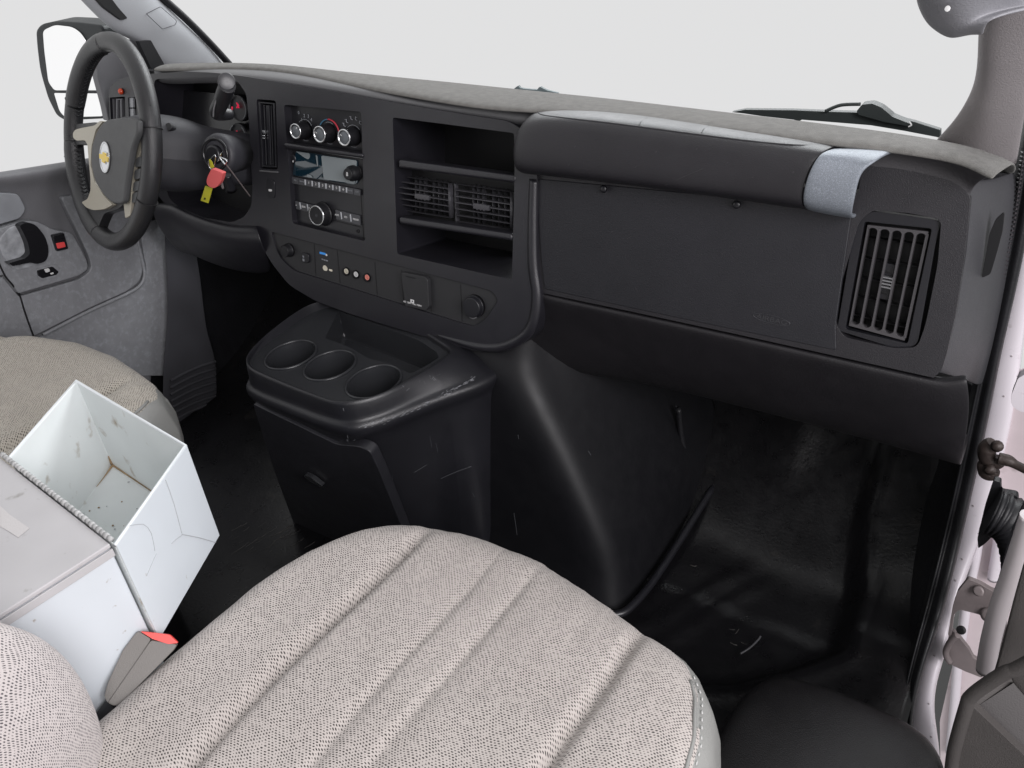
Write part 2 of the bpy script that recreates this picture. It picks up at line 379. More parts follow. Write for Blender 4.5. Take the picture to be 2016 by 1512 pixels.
# ================================================================== THE VAN'S SHELL
# floor, seen between the console and the door
RIDGE = [(-.46, .80), (-.25, .91), (-.17, .985), (-.112, 1.06), (-.118, 1.2), (-.155, 1.36), (-.17, 1.7)]
def sstep(a, b, v): t = max(0, min(1, (v - a) / (b - a))); return t * t * (3 - 2 * t)
from mathutils import noise as mn
def floor_h(xx, yy):
    h = -1.262; best = 9; sg = -1
    for (ax, ay), (bx, by) in zip(RIDGE, RIDGE[1:]):
        dx, dy = bx - ax, by - ay; t = max(0, min(1, ((xx - ax) * dx + (yy - ay) * dy) / (dx * dx + dy * dy)))
        qx, qy = ax + dx * t, ay + dy * t; dd = math.hypot(xx - qx, yy - qy)
        if dd < best: best = dd; sg = 1 if dx * (yy - ay) - dy * (xx - ax) < 0 else -1
    if xx < -.50: sg = -1; best = .1
    h += .042 * sstep(-.022, .022, best * sg) + .013 * math.exp(-(best / .019) ** 2)
    h += .005 * mn.noise(Vector((xx * 6, yy * 6, 2))) + .0016 * mn.noise(Vector((xx * 19, yy * 15, 5)))
    h += .007 * math.exp(-((xx + .40 - (yy - 1.05) * .5) / .012) ** 2) * sstep(1.25, 1.1, yy) * sstep(.9, 1.0, yy)
    h += .006 * math.exp(-((xx + .35 - (yy - 1.05) * .5) / .010) ** 2) * sstep(1.22, 1.1, yy) * sstep(.9, 1.0, yy)
    if yy > 1.18: h += (yy - 1.18) ** 2 * 1.5 + .02 * math.exp(-((xx + .33) / .05) ** 2) * sstep(1.36, 1.5, yy)
    return h
xs = [-1.95, -1.5, -1.1, -.8, -.65] + [-.6 + .0135 * k for k in range(46)]
ys = [-.6, 0, .4, .6] + [.7 + .0165 * k for k in range(58)]
fl = grid('floor', [[V(a, b, floor_h(a, b)) for a in xs] for b in ys], floorm, sub=0, solid=.01); tag(fl, kind='structure')
# firewall behind the dash
fw = grid('firewall', [[V(a, 1.62, c) for a in (-1.85, -1.2, -.6, -.03)] for c in (-.97, -.8, -.56)], rub, sub=0, solid=.01)
tag(fw, 'dark firewall panel behind the dashboard', 'firewall')
# unseen roof lining and rear wall, added to block light and darken the footwell
hl = solids('headliner_blocker', [([V(-1.75, .35, .52), V(-.02, .35, .52), V(-.02, -1.7, .52), V(-1.75, -1.7, .52)], (0, 0, .02))], pilr)
tag(hl, 'unseen pale grey roof lining added over the cab to block light', 'headliner_blocker')
bh = solids('bulkhead_blocker', [([V(-1.85, -1.0, -1.25), V(-.02, -1.0, -1.25), V(-.02, -1.0, .5), V(-1.85, -1.0, .5)], (0, -.02, 0))], pilr)
tag(bh, 'unseen grey wall added behind the seats to block light', 'bulkhead_blocker')

# ================================================================== DASHBOARD
DB = thing('dashboard', (-.9, 1.3, H - .7), 'black plastic dashboard with centre stack, air vents and passenger airbag pad', 'dashboard')
# ---- centre face with openings
outline = [(214, 176), (226, 160), (262, 148), (300, 145), (360, 141), (420, 143), (480, 150), (560, 164), (650, 178), (740, 195), (830, 211), (920, 226), (1000, 238), (1040, 262),
           (1058, 345), (1057, 430), (1058, 520), (1066, 578), (1063, 625), (1050, 660), (1020, 684), (980, 694), (930, 690), (860, 669), (760, 640), (690, 618), (620, 592), (570, 562), (536, 520), (516, 486), (500, 474), (470, 472), (430, 462), (380, 446), (340, 425), (318, 392), (260, 330), (218, 300)]
cl_hole = rnd([(304, 156), (360, 152), (430, 152), (468, 160), (485, 185), (491, 250), (494, 320), (497, 370), (495, 405), (480, 428), (455, 438), (400, 428), (352, 408), (334, 392), (312, 330), (300, 240)], 8)
v_hole = rnd([(505, 195), (543, 198), (547, 334), (511, 332)], 5)
h_hole = rnd([(559, 206), (711, 220), (719, 475), (576, 440)], 6)
c_hole = rnd([(773, 231), (1012, 262), (1013, 345), (1008, 551), (782, 500)], 5)
s_out = rnd([(534, 456, 6), (970, 573, 10), (981, 592, 8), (956, 629, 12), (932, 643, 10), (900, 634, 10), (578, 533, 10), (553, 510, 8), (541, 485, 8)], 8)
lv_hole = rnd([(216, 192), (246, 190), (247, 236), (218, 237)], 2)
sw_hole = rnd([(252, 192), (268, 191), (269, 236), (254, 236)], 1)
plate('centre_face', rnd(outline, 14), [cl_hole, v_hole, h_hole, c_hole, s_out, lv_hole, sw_hole], 0, .07, face_m, DB, bev=.0055, hd=[.10, .05, .02, .16, .005, .03, .012], seg=4)
# raised edge bead round the right and lower rim of the stack
bead = [(1052, 352), (1050, 430), (1051, 520), (1058, 578), (1054, 622), (1041, 652), (1013, 673), (978, 683), (930, 679), (860, 658)]
tube('stack_edge_bead', [d(a, b, -.004) for a, b in bead], [.008, .009, .010, .010, .010, .010, .010, .009, .008, .004], face_m, DB)
# ---- instrument cluster
dsol('cluster_backing', [[(285, 140), (520, 150), (520, 470), (285, 430)]], -.10, .01, deep, DB)
cq = solids('cluster_lens', [([d(*p, -.075) for p in rnd([(330, 175), (492, 190), (500, 330), (330, 330)], 15)], -nD * .004)], gloss, DB)
gc1, gc2 = d(471, 268, -.055), d(471, 213, -.055)
for gc, r in ((gc1, .026), (gc2, .026)):
    g = lathe('gauge', gc, nD, [(r, -.01), (r, 0), (r * .94, .003), (r * .88, 0)], bezel, DB)
    for a0, a1 in ((120, 235), (-55, 60)):
        pts = [gc + (Vector((1, 0, 0)) * cos(radians(a)) + (Vector((0, sin(T12), cos(T12)))) * sin(radians(a))) * r * .9 + nD * .004 for a in range(a0, a1 + 1, 12)]
        tube('gauge_scale', pts, .0011, mat('gauge_grey', (.18, .19, .2), .5), g, k=6, n=2)
    for a, ln in ((100, .011), (75, .009), (60, .007)):
        dr = Vector((1, 0, 0)) * cos(radians(a)) + Vector((0, sin(T12), cos(T12))) * sin(radians(a))
        tube('gauge_needle', [gc + nD * .004 + dr * .001 + Vector((.004, 0, 0)) * (a - 80) / 20, gc + nD * .004 + dr * ln], .0013, emis('needle_red', (.9, .02, .08), .55), g, k=6, n=1, smoothc=False)
tube('warning_light', [d(457, 216, -.04), d(457, 210, -.04)], .0016, emis('needle_red', (.9, .02, .08), .55), DB, k=8, n=1, smoothc=False)
# ---- vertical vent left of the climate controls
vv = dsol('driver_centre_vent', [[(504, 195), (549, 195), (551, 338), (508, 338)]], -.045, .004, deep, DB)
q = quad([(508, 200), (540, 203), (544, 330), (514, 329)])
dsol('vent_frame', [cell(q, 0, .12, 0, 1), cell(q, .9, 1, 0, 1), cell(q, .12, .9, 0, .025), cell(q, .12, .9, .975, 1)], -.002, .018, bezel, vv, bev=.0008)
dsol('vent_slats', [cell(q, .28, .36, .04, .97), cell(q, .45, .66, .04, .97), cell(q, .74, .8, .04, .97)], -.006, .02, bezel, vv, bev=.0015)
dsol('vent_tab', [cell(q, .16, .34, .44, .49), cell(q, .16, .3, .51, .53), cell(q, .16, .3, .55, .57)], -.001, .006, chrome, vv, bev=.0008)
dsol('vent_lip', [[(510, 335), (546, 338), (546, 341), (510, 338)]], .003, .004, edge_m, DB, bev=.001)
# ---- round switch below it
rs = dsol('dimmer_button', [rnd([(523, 352), (540, 355), (541, 391), (527, 390)], 8)], .002, .004, bezel, DB, bev=.001)
dsol('button_mark', [rnd([(528, 372), (535, 373), (535, 377), (529, 377)], 2)], .0028, .001, markw, rs)
# ---- climate control
cc = dsol('climate_panel', [[(556, 202), (714, 216), (716, 300), (560, 284)]], -.018, .006, bezel, DB)
UP = Vector((0, sin(T12), cos(T12)))
knobs = [(602, 256, .0155), (649, 262, .0165), (697, 268, .0165)]
for i, (kx, ky, kr) in enumerate(knobs):
    c = d(kx, ky, -.018)
    kb = lathe('climate_knob', c, nD, [(kr * 1.05, 0), (kr, .004), (kr * .95, .022), (kr * .88, .026), (kr * .80, .0262)], rub, cc, k=36)
    lathe('knob_ring', c + nD * .024, nD, [(kr * .92, 0), (kr * .93, .003), (kr * .86, .0042), (kr * .72, .0040), (kr * .70, 0)], chrome, kb, k=36)
    lathe('knob_cap', c + nD * .024, nD, [(kr * .69, 0), (kr * .66, .0025), (kr * .3, .0036), (.0005, .0038)], mat('knob_cap_grey', (.10, .11, .12), .45), kb, k=30)
    an = (60, 160, 150)[i]; dr = Vector((1, 0, 0)) * cos(radians(an)) + UP * sin(radians(an))
    sd = nD.cross(dr)
    tp = c + nD * .0275 + dr * kr * .42
    solids('knob_pointer', [([tp - dr * .0025 - sd * .0006, tp + dr * .0025 - sd * .0006, tp + dr * .0025 + sd * .0006, tp - dr * .0025 + sd * .0006], -nD * .001)], markw, kb)
def arc(c, r, a0, a1, m, w=.0009, par=None, nm='arc_mark', off=.0012):
    pts = [c + nD * off + (Vector((1, 0, 0)) * cos(radians(a)) + UP * sin(radians(a))) * r for a in [a0 + (a1 - a0) * t / 10 for t in range(11)]]
    return tube(nm, pts, w, m, par, k=6, n=2)
cm = d(649, 262, -.018)
arc(cm, .0245, 165, 95, mat('temp_blue', (.05, .15, .24), .5), .0012, cc, 'cold_arc'); arc(cm, .0245, 95, 10, mat('temp_red', (.42, .03, .05), .5), .0015, cc, 'hot_arc')
mk = mat('dull_print', (.22, .23, .25), .6)
for kx, ky, a0, a1 in ((602, 256, 30, 150), (649, 262, 60, 110), (697, 268, 40, 135), (602, 256, 250, 290), (649, 262, 250, 290), (697, 268, 250, 290)):
    arc(d(kx, ky, -.018), .0195, a0, a1, mk, .0005, cc, 'dial_mark')
for tx, ty, s_ in ((588, 222, '0'), (594, 236, '1'), (599, 228, '2'), (607, 229, '3'), (613, 236, '4')):
    text('dial_number', s_, d(tx, ty, -.017), Vector((1, 0, 0)), nD, .0085, mk, cc)
def person_mark(px, py, dx):
    c = d(px, py, -.0165); X1 = Vector((1, 0, 0))
    tube('airflow_mark', [c + UP * .003, c - UP * .002, c - UP * .003 + X1 * .004], .0007, mk, cc, k=6, n=3)
    tube('airflow_mark', [c + UP * .002 - X1 * .004 * dx, c + UP * .002 - X1 * .001 * dx], .0006, mk, cc, k=6, n=1, smoothc=False)
for px, py, dx in ((682, 238, 1), (691, 232, 1), (700, 233, -1), (708, 241, -1), (677, 245, 1)): person_mark(px, py, dx)
lathe('small_climate_button', d(578, 262, -.018), nD, [(.006, 0), (.006, .003), (.004, .004)], bezel, cc)
text('button_letter', '*', d(578, 263, -.0135), Vector((1, 0, 0)), nD, .012, mk, cc)
dsol('divider_bar', [[(558, 281), (714, 303), (714, 312), (558, 292)]], .004, .02, face_m, DB, bev=.004, seg=3)
# ---- radio
rd = thing('radio', (0, 0, 0), None, None); rd.parent = DB; rd.location = d(645, 380) - wloc(DB)
rb = dsol('radio_body', [rnd([(566, 291), (714, 313), (721, 478), (573, 443)], 3)], -.012, .01, bezel, rd, bev=.001)
dsol('display', [rnd([(582, 297), (703, 315), (704, 360), (697, 364), (576, 345)], 4)], -.009, .003, mat('radio_glass', (.006, .02, .032), .04, coat=1), rd, bev=.0006)
# lcd part of the display, its reflection and glints painted as flat silver
dsol('display_window', [rnd([(632, 306), (702, 316), (698, 362), (637, 353)], 4)], -.0075, .0015, mat('lcd_reflection_silver', (.20, .225, .235), .25), rd, bev=.0004)
dsol('display_window_small', [rnd([(582, 298), (609, 302), (610, 308), (607, 314), (600, 311)], 2)], -.0075, .0012, mat('lcd_reflection_silver', (.20, .225, .235), .25), rd)
for g_ in (rnd([(604, 343), (612, 345), (616, 350), (605, 349)], 2), rnd([(621, 305), (624, 306), (626, 328), (624, 326)], 2)): dsol('display_glint', [g_], -.0075, .001, mat('lcd_reflection_silver', (.34, .37, .38)), rd)
q = quad([(573, 348), (709, 374), (709, 386), (574, 361)])
for i in range(10):
    s0 = i / 10 + .004; s1 = (i + 1) / 10 - .004
    b = dsol('preset_button', [cell(q, s0, s1, 0, 1)], -.007, .004, mat('button_grey', (.055, .056, .062), .45, .1, 900), rd, bev=.0006)
    if 1 <= i < 8: dsol('button_divider', [cell(q, s1 - .008, s1 + .010, .05, .85)], -.0055, .002, mat('divider_light', (.35, .36, .38), .4), b)
    cx_, cy_ = q((s0 + s1) / 2 + .005, .42)
    text('button_print', ('EQ', 'BAND', '1', '2', '3', '4', '5', '6', 'INFO', 'CAT')[i], d(cx_, cy_, -.0064), Vector((1, 0, 0)), nD, .0038 if i in (0, 1, 8, 9) else .0065, markw if i not in (0, 1, 8, 9) else mk, b, sx=1.1)
# cd slot line and panel line
for g_ in ([(574, 392), (614, 401), (614, 402), (574, 393)], [(652, 410), (710, 423), (710, 424.2), (652, 411.2)], [(655, 433), (711, 447), (711, 448), (655, 434)], [(710, 386), (711, 386), (716, 470), (715, 470)]): dsol('seam', [g_], -.0115, .001, deep, rd)
q = quad([(577, 393), (710, 424), (712, 446), (580, 412)])
strip = None
for g_ in (cell(q, .02, .3, .1, .95), cell(q, .62, .98, .05, .95)): strip = dsol('lower_button_strip', [g_], -.008, .004, mat('button_grey', (.055, .056, .062), .45, .1, 900), rd, bev=.0008)
for s_, w_ in ((.09, 1), (.20, 1), (.70, 1), (.84, 1)):
    a = q(s_, .15); b2 = q(s_, .8); dsol('button_divider', [[(a[0] - 1, a[1]), (a[0] + 1, a[1]), (b2[0] + 1.2, b2[1]), (b2[0] - .8, b2[1])]], -.007, .002, mat('divider_light', (.35, .36, .38), .4), strip)
for s_, t_ in ((.035, 'o'), (.145, 'SEEK'), (.25, 'TUNE'), (.64, 'AUX'), (.77, 'CD'), (.92, 'MENU')):
    a = q(s_, .5); text('button_print', t_, d(a[0], a[1], -.0072), Vector((1, 0, 0)), nD, .005, markw, strip)
c = d(637, 421, -.012)
kn = lathe('tuning_knob', c, nD, [(.0235, 0), (.0225, .003), (.0205, .003), (.0200, .018), (.0185, .0195)], rub, rd, k=48)
lathe('knob_ring', c + nD * .0185, nD, [(.0193, 0), (.0193, .0012), (.0175, .002), (.0172, .0005)], chrome, kn, k=48)
lathe('knob_cap', c + nD * .018, nD, [(.0172, 0), (.016, .0015), (.006, .0006), (.003, .0015), (.0005, .0016)], mat('knob_cap_dark', (.03, .031, .036), .4), kn, k=40)
c = d(700, 340, -.012)
kn = lathe('volume_knob', c, nD, [(.0165, 0), (.0155, .002), (.0145, .002), (.0140, .012), (.0115, .014), (.0105, .021), (.0095, .0225)], rub, rd, k=40)
text('power_print', '8', c + nD * .0228, Vector((1, 0, 0)), nD, .010, markw, kn)
lathe('radio_dial', d(578, 312, -.012), nD, [(.009, 0), (.009, .003), (.006, .005)], bezel, rd)
text('dial_print', 'e', d(577, 317, -.006), Vector((1, 0, 0)), nD, .008, markw, rd)
lathe('aux_jack', d(705, 455, -.012), nD, [(.0035, 0), (.0035, .0012), (.002, .0012), (.0018, 0)], deep, rd, k=16)
# ---- open shelves with the two centre vents
cu = thing('storage_cubby', (0, 0, 0), None, None); cu.parent = DB; cu.location = d(895, 400) - wloc(DB)
dsol('cubby_back', [[(740, 200), (1040, 230), (1040, 600), (740, 560)]], -.15, .004, deep, cu)
dsol('upper_shelf_bar', [[(783, 314), (1016, 346), (1014, 361), (783, 331)]], .002, .03, face_m, cu, bev=.005, seg=4)
dsol('lower_shelf_bar', [[(784, 427), (1008, 461), (1008, 475), (785, 441)]], .002, .03, face_m, cu, bev=.005, seg=4)
dsol('vent_back', [[(775, 330), (1020, 355), (1015, 470), (780, 435)]], -.05, .005, deep, cu)
for nm, c4 in (('centre_vent', [(783, 346), (886, 361), (888, 430), (783, 413)]), ('centre_vent', [(893, 361), (1009, 378), (1009, 454), (896, 436)])):
    q = quad(c4)
    vt = thing(nm, (0, 0, 0), None, None); vt.parent = DB; vt.location = d(*q(.5, .5)) - wloc(DB)
    def barrel(s, t, off0=-.030):   # slightly barrel shaped grille
        p = q(s, t); return d(p[0], p[1], off0 + .020 * (1 - (2 * t - 1) ** 2))
    def strip3(name, cells, dep, m, off=0):
        P = []
        for (s0, s1, t0, t1) in cells:
            P.append(([barrel(s0, t0) + nD * off, barrel(s1, t0) + nD * off, barrel(s1, t1) + nD * off, barrel(s0, t1) + nD * off], -nD * dep))
        return solids(name, P, m, vt, bev=.0006, seg=1)
    vm = mat('vent_vane', (.045, .044, .05), .38)
    cells = [(.0, 1, k / 6 - .014 if k else 0, k / 6 + .014 if k < 6 else 1) for k in range(7)]
    cells += [(0, .03, 0, 1)] + [(.955, 1, k / 8, (k + 1) / 8 + .002) for k in range(8)]
    strip3('horizontal_slats', cells, .009, vm)
    cells = [(s, s + .016, k / 6, (k + 1) / 6) for s in (.24, .32, .41, .58, .68, .79) for k in range(6)]
    strip3('vertical_vanes', cells, .012, mat('vent_vane_dark', (.03, .03, .034), .42), -.012)
    strip3('vent_tab', [(.33, .60, .44, .58), (.38, .41, .43, .60), (.44, .47, .43, .60), (.50, .53, .43, .60)], .006, vm, .002)
# ---- switch strip
swp = dsol('switch_panel', [s_out], -.0045, .004, mat('switch_panel_plastic', (.022, .022, .024), .5, .15, 900), DB, bev=.0006)
lines = []
for (x0, y0, x1, y1) in ((618, 480, 621, 543), (663, 493, 669, 558), (737, 516, 742, 582), (790, 531, 795, 602), (845, 545, 849, 617), (906, 560, 909, 634)):
    lines.append([(x0, y0), (x0 + 1.3, y0), (x1 + 1.3, y1), (x1, y1)])
for g_ in lines: dsol('panel_seam', [g_], -.0040, .0008, deep, swp)
lathe('left_round_knob', d(570, 492, -.0045), nD, [(.014, 0), (.0135, .004), (.012, .004), (.0115, .014), (.0105, .0155)], rub, swp, k=36)
rk = dsol('rocker_switch', [rnd([(592, 497), (607, 500), (608, 519), (595, 517)], 6)], .0005, .005, bezel, swp, bev=.0012)
dsol('switch_mark', [rnd([(595, 503), (598, 504), (599, 507), (596, 507)], 1), rnd([(595, 509), (599, 510), (599, 515), (596, 514)], 1)], .001, .001, mk, rk)
# tow/haul, exhaust and icons
dsol('blue_print', [rnd([(629, 495.5), (641, 498.5), (641, 502.5), (629, 499.5)], 1)], -.0036, .001, mat('print_blue', (.05, .3, .8)), swp)
lathe('blue_dot', d(643, 502, -.0045), nD, [(.0022, 0), (.0022, .0008)], markw, swp, k=16)
for g_ in ([(633, 509), (636, 510), (636, 512), (633, 511)], [(637, 510.5), (640, 511.5), (640, 513.5), (637, 512.5)], [(641, 511.5), (645, 512.7), (645, 515), (641, 513.8)]): dsol('small_print', [g_], -.0038, .0008, mk, swp)
dsol('cream_lamp_icon', [rnd([(637, 522), (641, 523), (645, 529), (643, 534), (637, 532), (635, 527)], 2), rnd([(647, 529.5), (654, 531), (654, 535), (648, 533)], 1.5)], -.0036, .001, mat('print_cream', (.62, .58, .48)), swp)
for k, (bx, by, mm, ch) in enumerate(((682, 534, mat('print_cream', (.62, .58, .48)), 'D'), (701, 540, markw, 'S'), (723, 546, mat('print_salmon', (.75, .25, .2)), 'T'))):
    bt = lathe('round_button', d(bx, by, -.0045), nD, [(.0088, 0), (.0085, .003), (.0075, .0038)], gloss, swp, k=28)
    lathe('button_icon', d(bx, by, -.0006), nD, [(.0052, 0), (.0052, .0008), (.0038, .0008), (.0037, 0)], mm, bt, k=24)
    dsol('button_bar', [[(bx - 2.4, by - 1.2), (bx + 2.4, by - .2), (bx + 2.4, by + 1.2), (bx - 2.4, by + .4)]], .0003, .001, mm, bt)
oc = dsol('outlet_cover', [rnd([(789, 536), (836, 545), (842, 552), (844, 604), (838, 612), (797, 602)], 3)], .006, .010, mat('switch_panel_plastic', (.022, .022, .024)), swp, bev=.0015, seg=3)
text('outlet_print', 'AC 120V~Max 150W', d(812, 598, .0062), d(833, 604) - d(796, 594), nD, .0048, markw, oc)
dsol('outlet_icon', [[(808, 589), (815, 591), (815, 597.5), (808, 595.5)]], .0066, .0006, markw, oc)
lathe('outlet_icon_hole', d(812, 593, .0066), nD, [(.0014, 0), (.0014, .0004)], deep, oc, k=12)
dsol('cover_grip', [[(799, 543), (818, 547), (818, 549), (799, 545)]], .0066, .0006, deep, oc)
pc = lathe('power_socket_cap', d(936, 602, -.0045), nD, [(.021, 0), (.0205, .006), (.0195, .007), (.0188, .006), (.0182, .013), (.0165, .015)], bezel, swp, k=44)
tube('cap_tab', [d(925, 624, .002), d(932, 627, .002), d(938, 624, .002)], .0016, edge_m, pc)
# ---- driver side pod (vent, warning lamp and light switch)
pv = dsol('side_pod_vent', [[(214, 188), (248, 188), (249, 240), (216, 240)]], -.028, .003, deep, DB)
dsol('vent_slats', [[(228, 196), (231, 196), (231, 236), (228, 236)], [(236, 196), (239, 196), (240, 236), (237, 236)], [(228, 194), (240, 194), (240, 197), (228, 197)], [(218, 194), (222, 194), (224, 236), (219, 236)]], -.006, .012, mat('vent_slat_grey', (.12, .12, .13), .4), pv, bev=.001)
dsol('headlamp_switch', [[(253, 192), (261, 192), (262, 212), (254, 212)], [(254, 214), (262, 214), (263, 235), (255, 235)]], -.003, .006, mat('switch_light_grey', (.33, .34, .36), .4), DB, bev=.001)
lathe('hazard_lamp', d(240, 180, 0), nD, [(.0065, 0), (.0065, .004), (.004, .007), (.001, .008)], mat('orange_lamp', (.55, .06, .02), .25), DB, k=16)
# ---- passenger half: face, lower skirt and end block
pf_out = [(1048, 320), (1200, 330), (1450, 355), (1688, 372), (1700, 300), (1790, 308), (1880, 322), (1915, 345), (1908, 420), (1896, 520), (1880, 620), (1862, 700), (1850, 738), (1830, 744), (1640, 700), (1440, 656), (1240, 613), (1068, 576), (1056, 540), (1046, 450)]
# the vent opening
ventp = rnd([(1690, 440, 18), (1704, 424, 8), (1722, 414, 6), (1790, 420, 10), (1853, 432, 14), (1846, 520, 20), (1822, 640, 20), (1806, 684, 14), (1760, 686, 14), (1662, 664, 16), (1645, 640, 12), (1655, 560, 10)], 10)
plate('passenger_face', pf_out[:1] + [(1200, 330), (1450, 355), (1690, 380)] + [(1696, 322), (1760, 330), (1850, 346), (1898, 360), (1911, 392), (1900, 500), (1882, 615), (1864, 695), (1853, 730), (1838, 744)] + [(1640, 700), (1440, 656), (1240, 613), (1068, 577), (1054, 530), (1046, 450)], [ventp], -.006, .03, pad_m, DB, bev=.014, hd=[.018], seg=6)
# airbag door: slightly proud dark panel
glv = dsol('airbag_door', [rnd([(1057, 352), (1400, 384), (1676, 424), (1662, 520), (1645, 640), (1646, 690), (1440, 648), (1240, 606), (1072, 569), (1066, 520), (1060, 440)], 6)], -.0042, .008, mat('airbag_door_vinyl', (.0115, .0115, .015), .5, .5, 600, .12, 6), DB, bev=.002)
ov = [(1519 + 36 * cos(a) , 629 + 8 * sin(a) + 8.5 * cos(a) ) for a in [2 * pi * k / 28 for k in range(28)]]
tube('airbag_oval', [d(a, b, -.0040) for a, b in ov], .0006, mat('emboss', (.03, .03, .034), .35), glv, closed=True, n=1, k=6)
text('airbag_lettering', 'AIRBAG', d(1519, 629.5, -.0041), d(1555, 638) - d(1483, 620.5), nD, .0105, mat('emboss', (.03, .03, .034), .35), glv, sx=1.25, ext=.0006)
# small clips beneath the pad
for px, py in ((1188, 375), (1450, 406)): lathe('clip', d(px, py - 3, .003), nD, [(.006, 0), (.005, .002), (.002, .003)], bezel, DB, k=16)
# ---- right vent
hv = plate('side_vent_housing', rnd([(1684, 436, 12), (1719, 415, 12), (1850, 434, 12), (1806, 680, 14), (1770, 688, 10), (1648, 650, 12)], 10), [rnd([(1702, 436), (1835, 450), (1787, 677), (1664, 648)], 6)], -.010, .012, bezel, DB, bev=.004, hd=[.04], seg=3)
dsol('vent_backing', [[(1650, 400), (1870, 420), (1850, 700), (1620, 680)]], -.05, .004, deep, hv)
q = quad([(1708, 443), (1828, 456), (1781, 671), (1671, 641)])
slat = mat('side_vent_vane', (.055, .052, .056), .34)
cells = [(0, 1, 0, .022), (0, 1, .975, 1)]
for k in range(6): cells.append((k / 5 - (.02 if k else 0) if k < 5 else .965, (k / 5 + .016) if k else .03, .022, .975))
P = []
for s0, s1, t0, t1 in cells:
    P.append((dpoly(cell(q, s0, s1, t0, t1), -.014), -nD * .014))
for k in range(5):   # rounded slot ends
    for (t0, sg) in ((.022, 1), (.975, -1)):
        s0 = k / 5 + .016; s1 = (k + 1) / 5 - .02
        for e in (0, 1):
            pts = [q(s0 if e == 0 else s1, t0)]; n_ = 5; ww = (s1 - s0) / 2; hh = .038
            for i in range(n_ + 1):
                a = pi / 2 * i / n_; ss = (s0 + ww - ww * sin(a)) if e == 0 else (s1 - ww + ww * sin(a)); tt = t0 + sg * (hh - hh * cos(a)); pts.append(q(ss, tt))
            P.append((dpoly(pts, -.014), -nD * .006))
solids('vertical_slats', P, slat, hv, bev=.0007, seg=1)
dsol('cross_vanes', [cell(q, .02, .97, t, t + .012) for t in (.12, .32, .515, .70, .88)], -.032, .012, mat('cross_vane', (.03, .029, .032), .4), hv)
dsol('vent_tab', [cell(q, .40, .58, .34, .68)], -.022, .01, bezel, hv, bev=.001)
dsol('tab_holes', [cell(q, .44, .53, .40, .43), cell(q, .44, .53, .60, .63)], -.0214, .001, deep, hv)
dsol('tab_grip', [cell(q, .40, .58, .47 + k * .03, .485 + k * .03) for k in range(4)] + [cell(q, .57, .59, .46, .58)], -.014, .008, mat('tab_light', (.14, .14, .145), .4), hv, bev=.0006, seg=1)
# ---- dash top: rolled vinyl edge, then the carpet mat
ZT = -.392
M0 = [(300, 137), (380, 135), (440, 134), (520, 135), (600, 145), (700, 167), (800, 185), (900, 202), (985, 213), (1060, 216), (1200, 226), (1400, 252), (1600, 276), (1760, 293), (1860, 308), (1915, 322), (1962, 350)]
M1 = [(330, 127), (390, 126), (440, 126), (520, 128), (600, 134), (700, 144), (800, 152), (900, 161), (985, 170), (1060, 178), (1200, 193), (1400, 217), (1600, 240), (1760, 262), (1860, 279), (1930, 294), (2003, 322)]
def mixp(a, b, t): return [(lerp(p[0], q_[0], t), lerp(p[1], q_[1], t)) for p, q_ in zip(a, b)]
r0 = [z(a, b, ZT) for a, b in M0]; r1 = [z(a, b, ZT - .004) for a, b in mixp(M0, M1, .4)]; r2 = [z(a, b, -.418) for a, b in M1]
r3 = [p + Vector((0, .10, -.06)) for p in r2]
rf = [p + Vector((0, -.003, -.005)) for p in r0]
mt = grid('top_mat', [rf, r0, r1, r2, r3], tan, DB, sub=2, solid=.006)
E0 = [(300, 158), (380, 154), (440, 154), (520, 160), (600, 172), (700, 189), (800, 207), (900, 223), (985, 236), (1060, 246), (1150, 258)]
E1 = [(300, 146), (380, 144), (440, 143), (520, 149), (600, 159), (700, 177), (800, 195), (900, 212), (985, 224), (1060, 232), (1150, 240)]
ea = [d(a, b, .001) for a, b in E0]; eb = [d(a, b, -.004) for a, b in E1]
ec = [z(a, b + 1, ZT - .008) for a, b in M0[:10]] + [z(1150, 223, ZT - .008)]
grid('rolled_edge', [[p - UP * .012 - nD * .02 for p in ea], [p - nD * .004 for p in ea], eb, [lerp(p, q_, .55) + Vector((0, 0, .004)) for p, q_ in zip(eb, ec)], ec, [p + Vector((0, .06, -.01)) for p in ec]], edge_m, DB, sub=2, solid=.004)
# ---- airbag pad that stands proud of the passenger face
st = [(1045, 214, 1004, 256, 996, 300, 1000, 330, 1010, 338), (1080, 211, 1060, 238, 1050, 290, 1050, 330, 1055, 342), (1180, 214, 1170, 244, 1160, 295, 1160, 342, 1165, 354), (1300, 228, 1290, 260, 1280, 310, 1280, 358, 1285, 369),
      (1450, 249, 1440, 282, 1430, 335, 1430, 378, 1435, 389), (1560, 264, 1530, 292, 1515, 345, 1512, 386, 1515, 400), (1655, 281, 1614, 300, 1588, 345, 1578, 395, 1583, 411)]
def padrows(st, lo):
    R = []
    R.append([z(s[0] + 12, s[1] - 3, -.395) + Vector((0, .03, -.012)) for s in st])
    R.append([d(s[0] + 4, s[1] + 2, -.004) for s in st])
    R.append([d(lerp(s[0], s[2], .45), lerp(s[1], s[3], .45), lo * .60) for s in st])
    R.append([d(s[2], s[3] + 3, lo * .93) for s in st])
    R.append([d(s[4], s[5], lo) for s in st])
    R.append([d(s[6], s[7], lo * .92) for s in st])
    R.append([d(s[8], s[9], lo * .75) for s in st])
    R.append([d(s[8] + 8, s[9] + 4, lo * .2) for s in st])
    R.append([d(s[8] + 12, s[9] + 0, -.02) for s in st])
    return R
PR = padrows(st, .058)
for r in PR: r.insert(0, r[0] - nD * .035 + Vector((.006, 0, 0)))
pad = grid('airbag_pad', PR, pad_m, DB, sub=3, solid=.004)
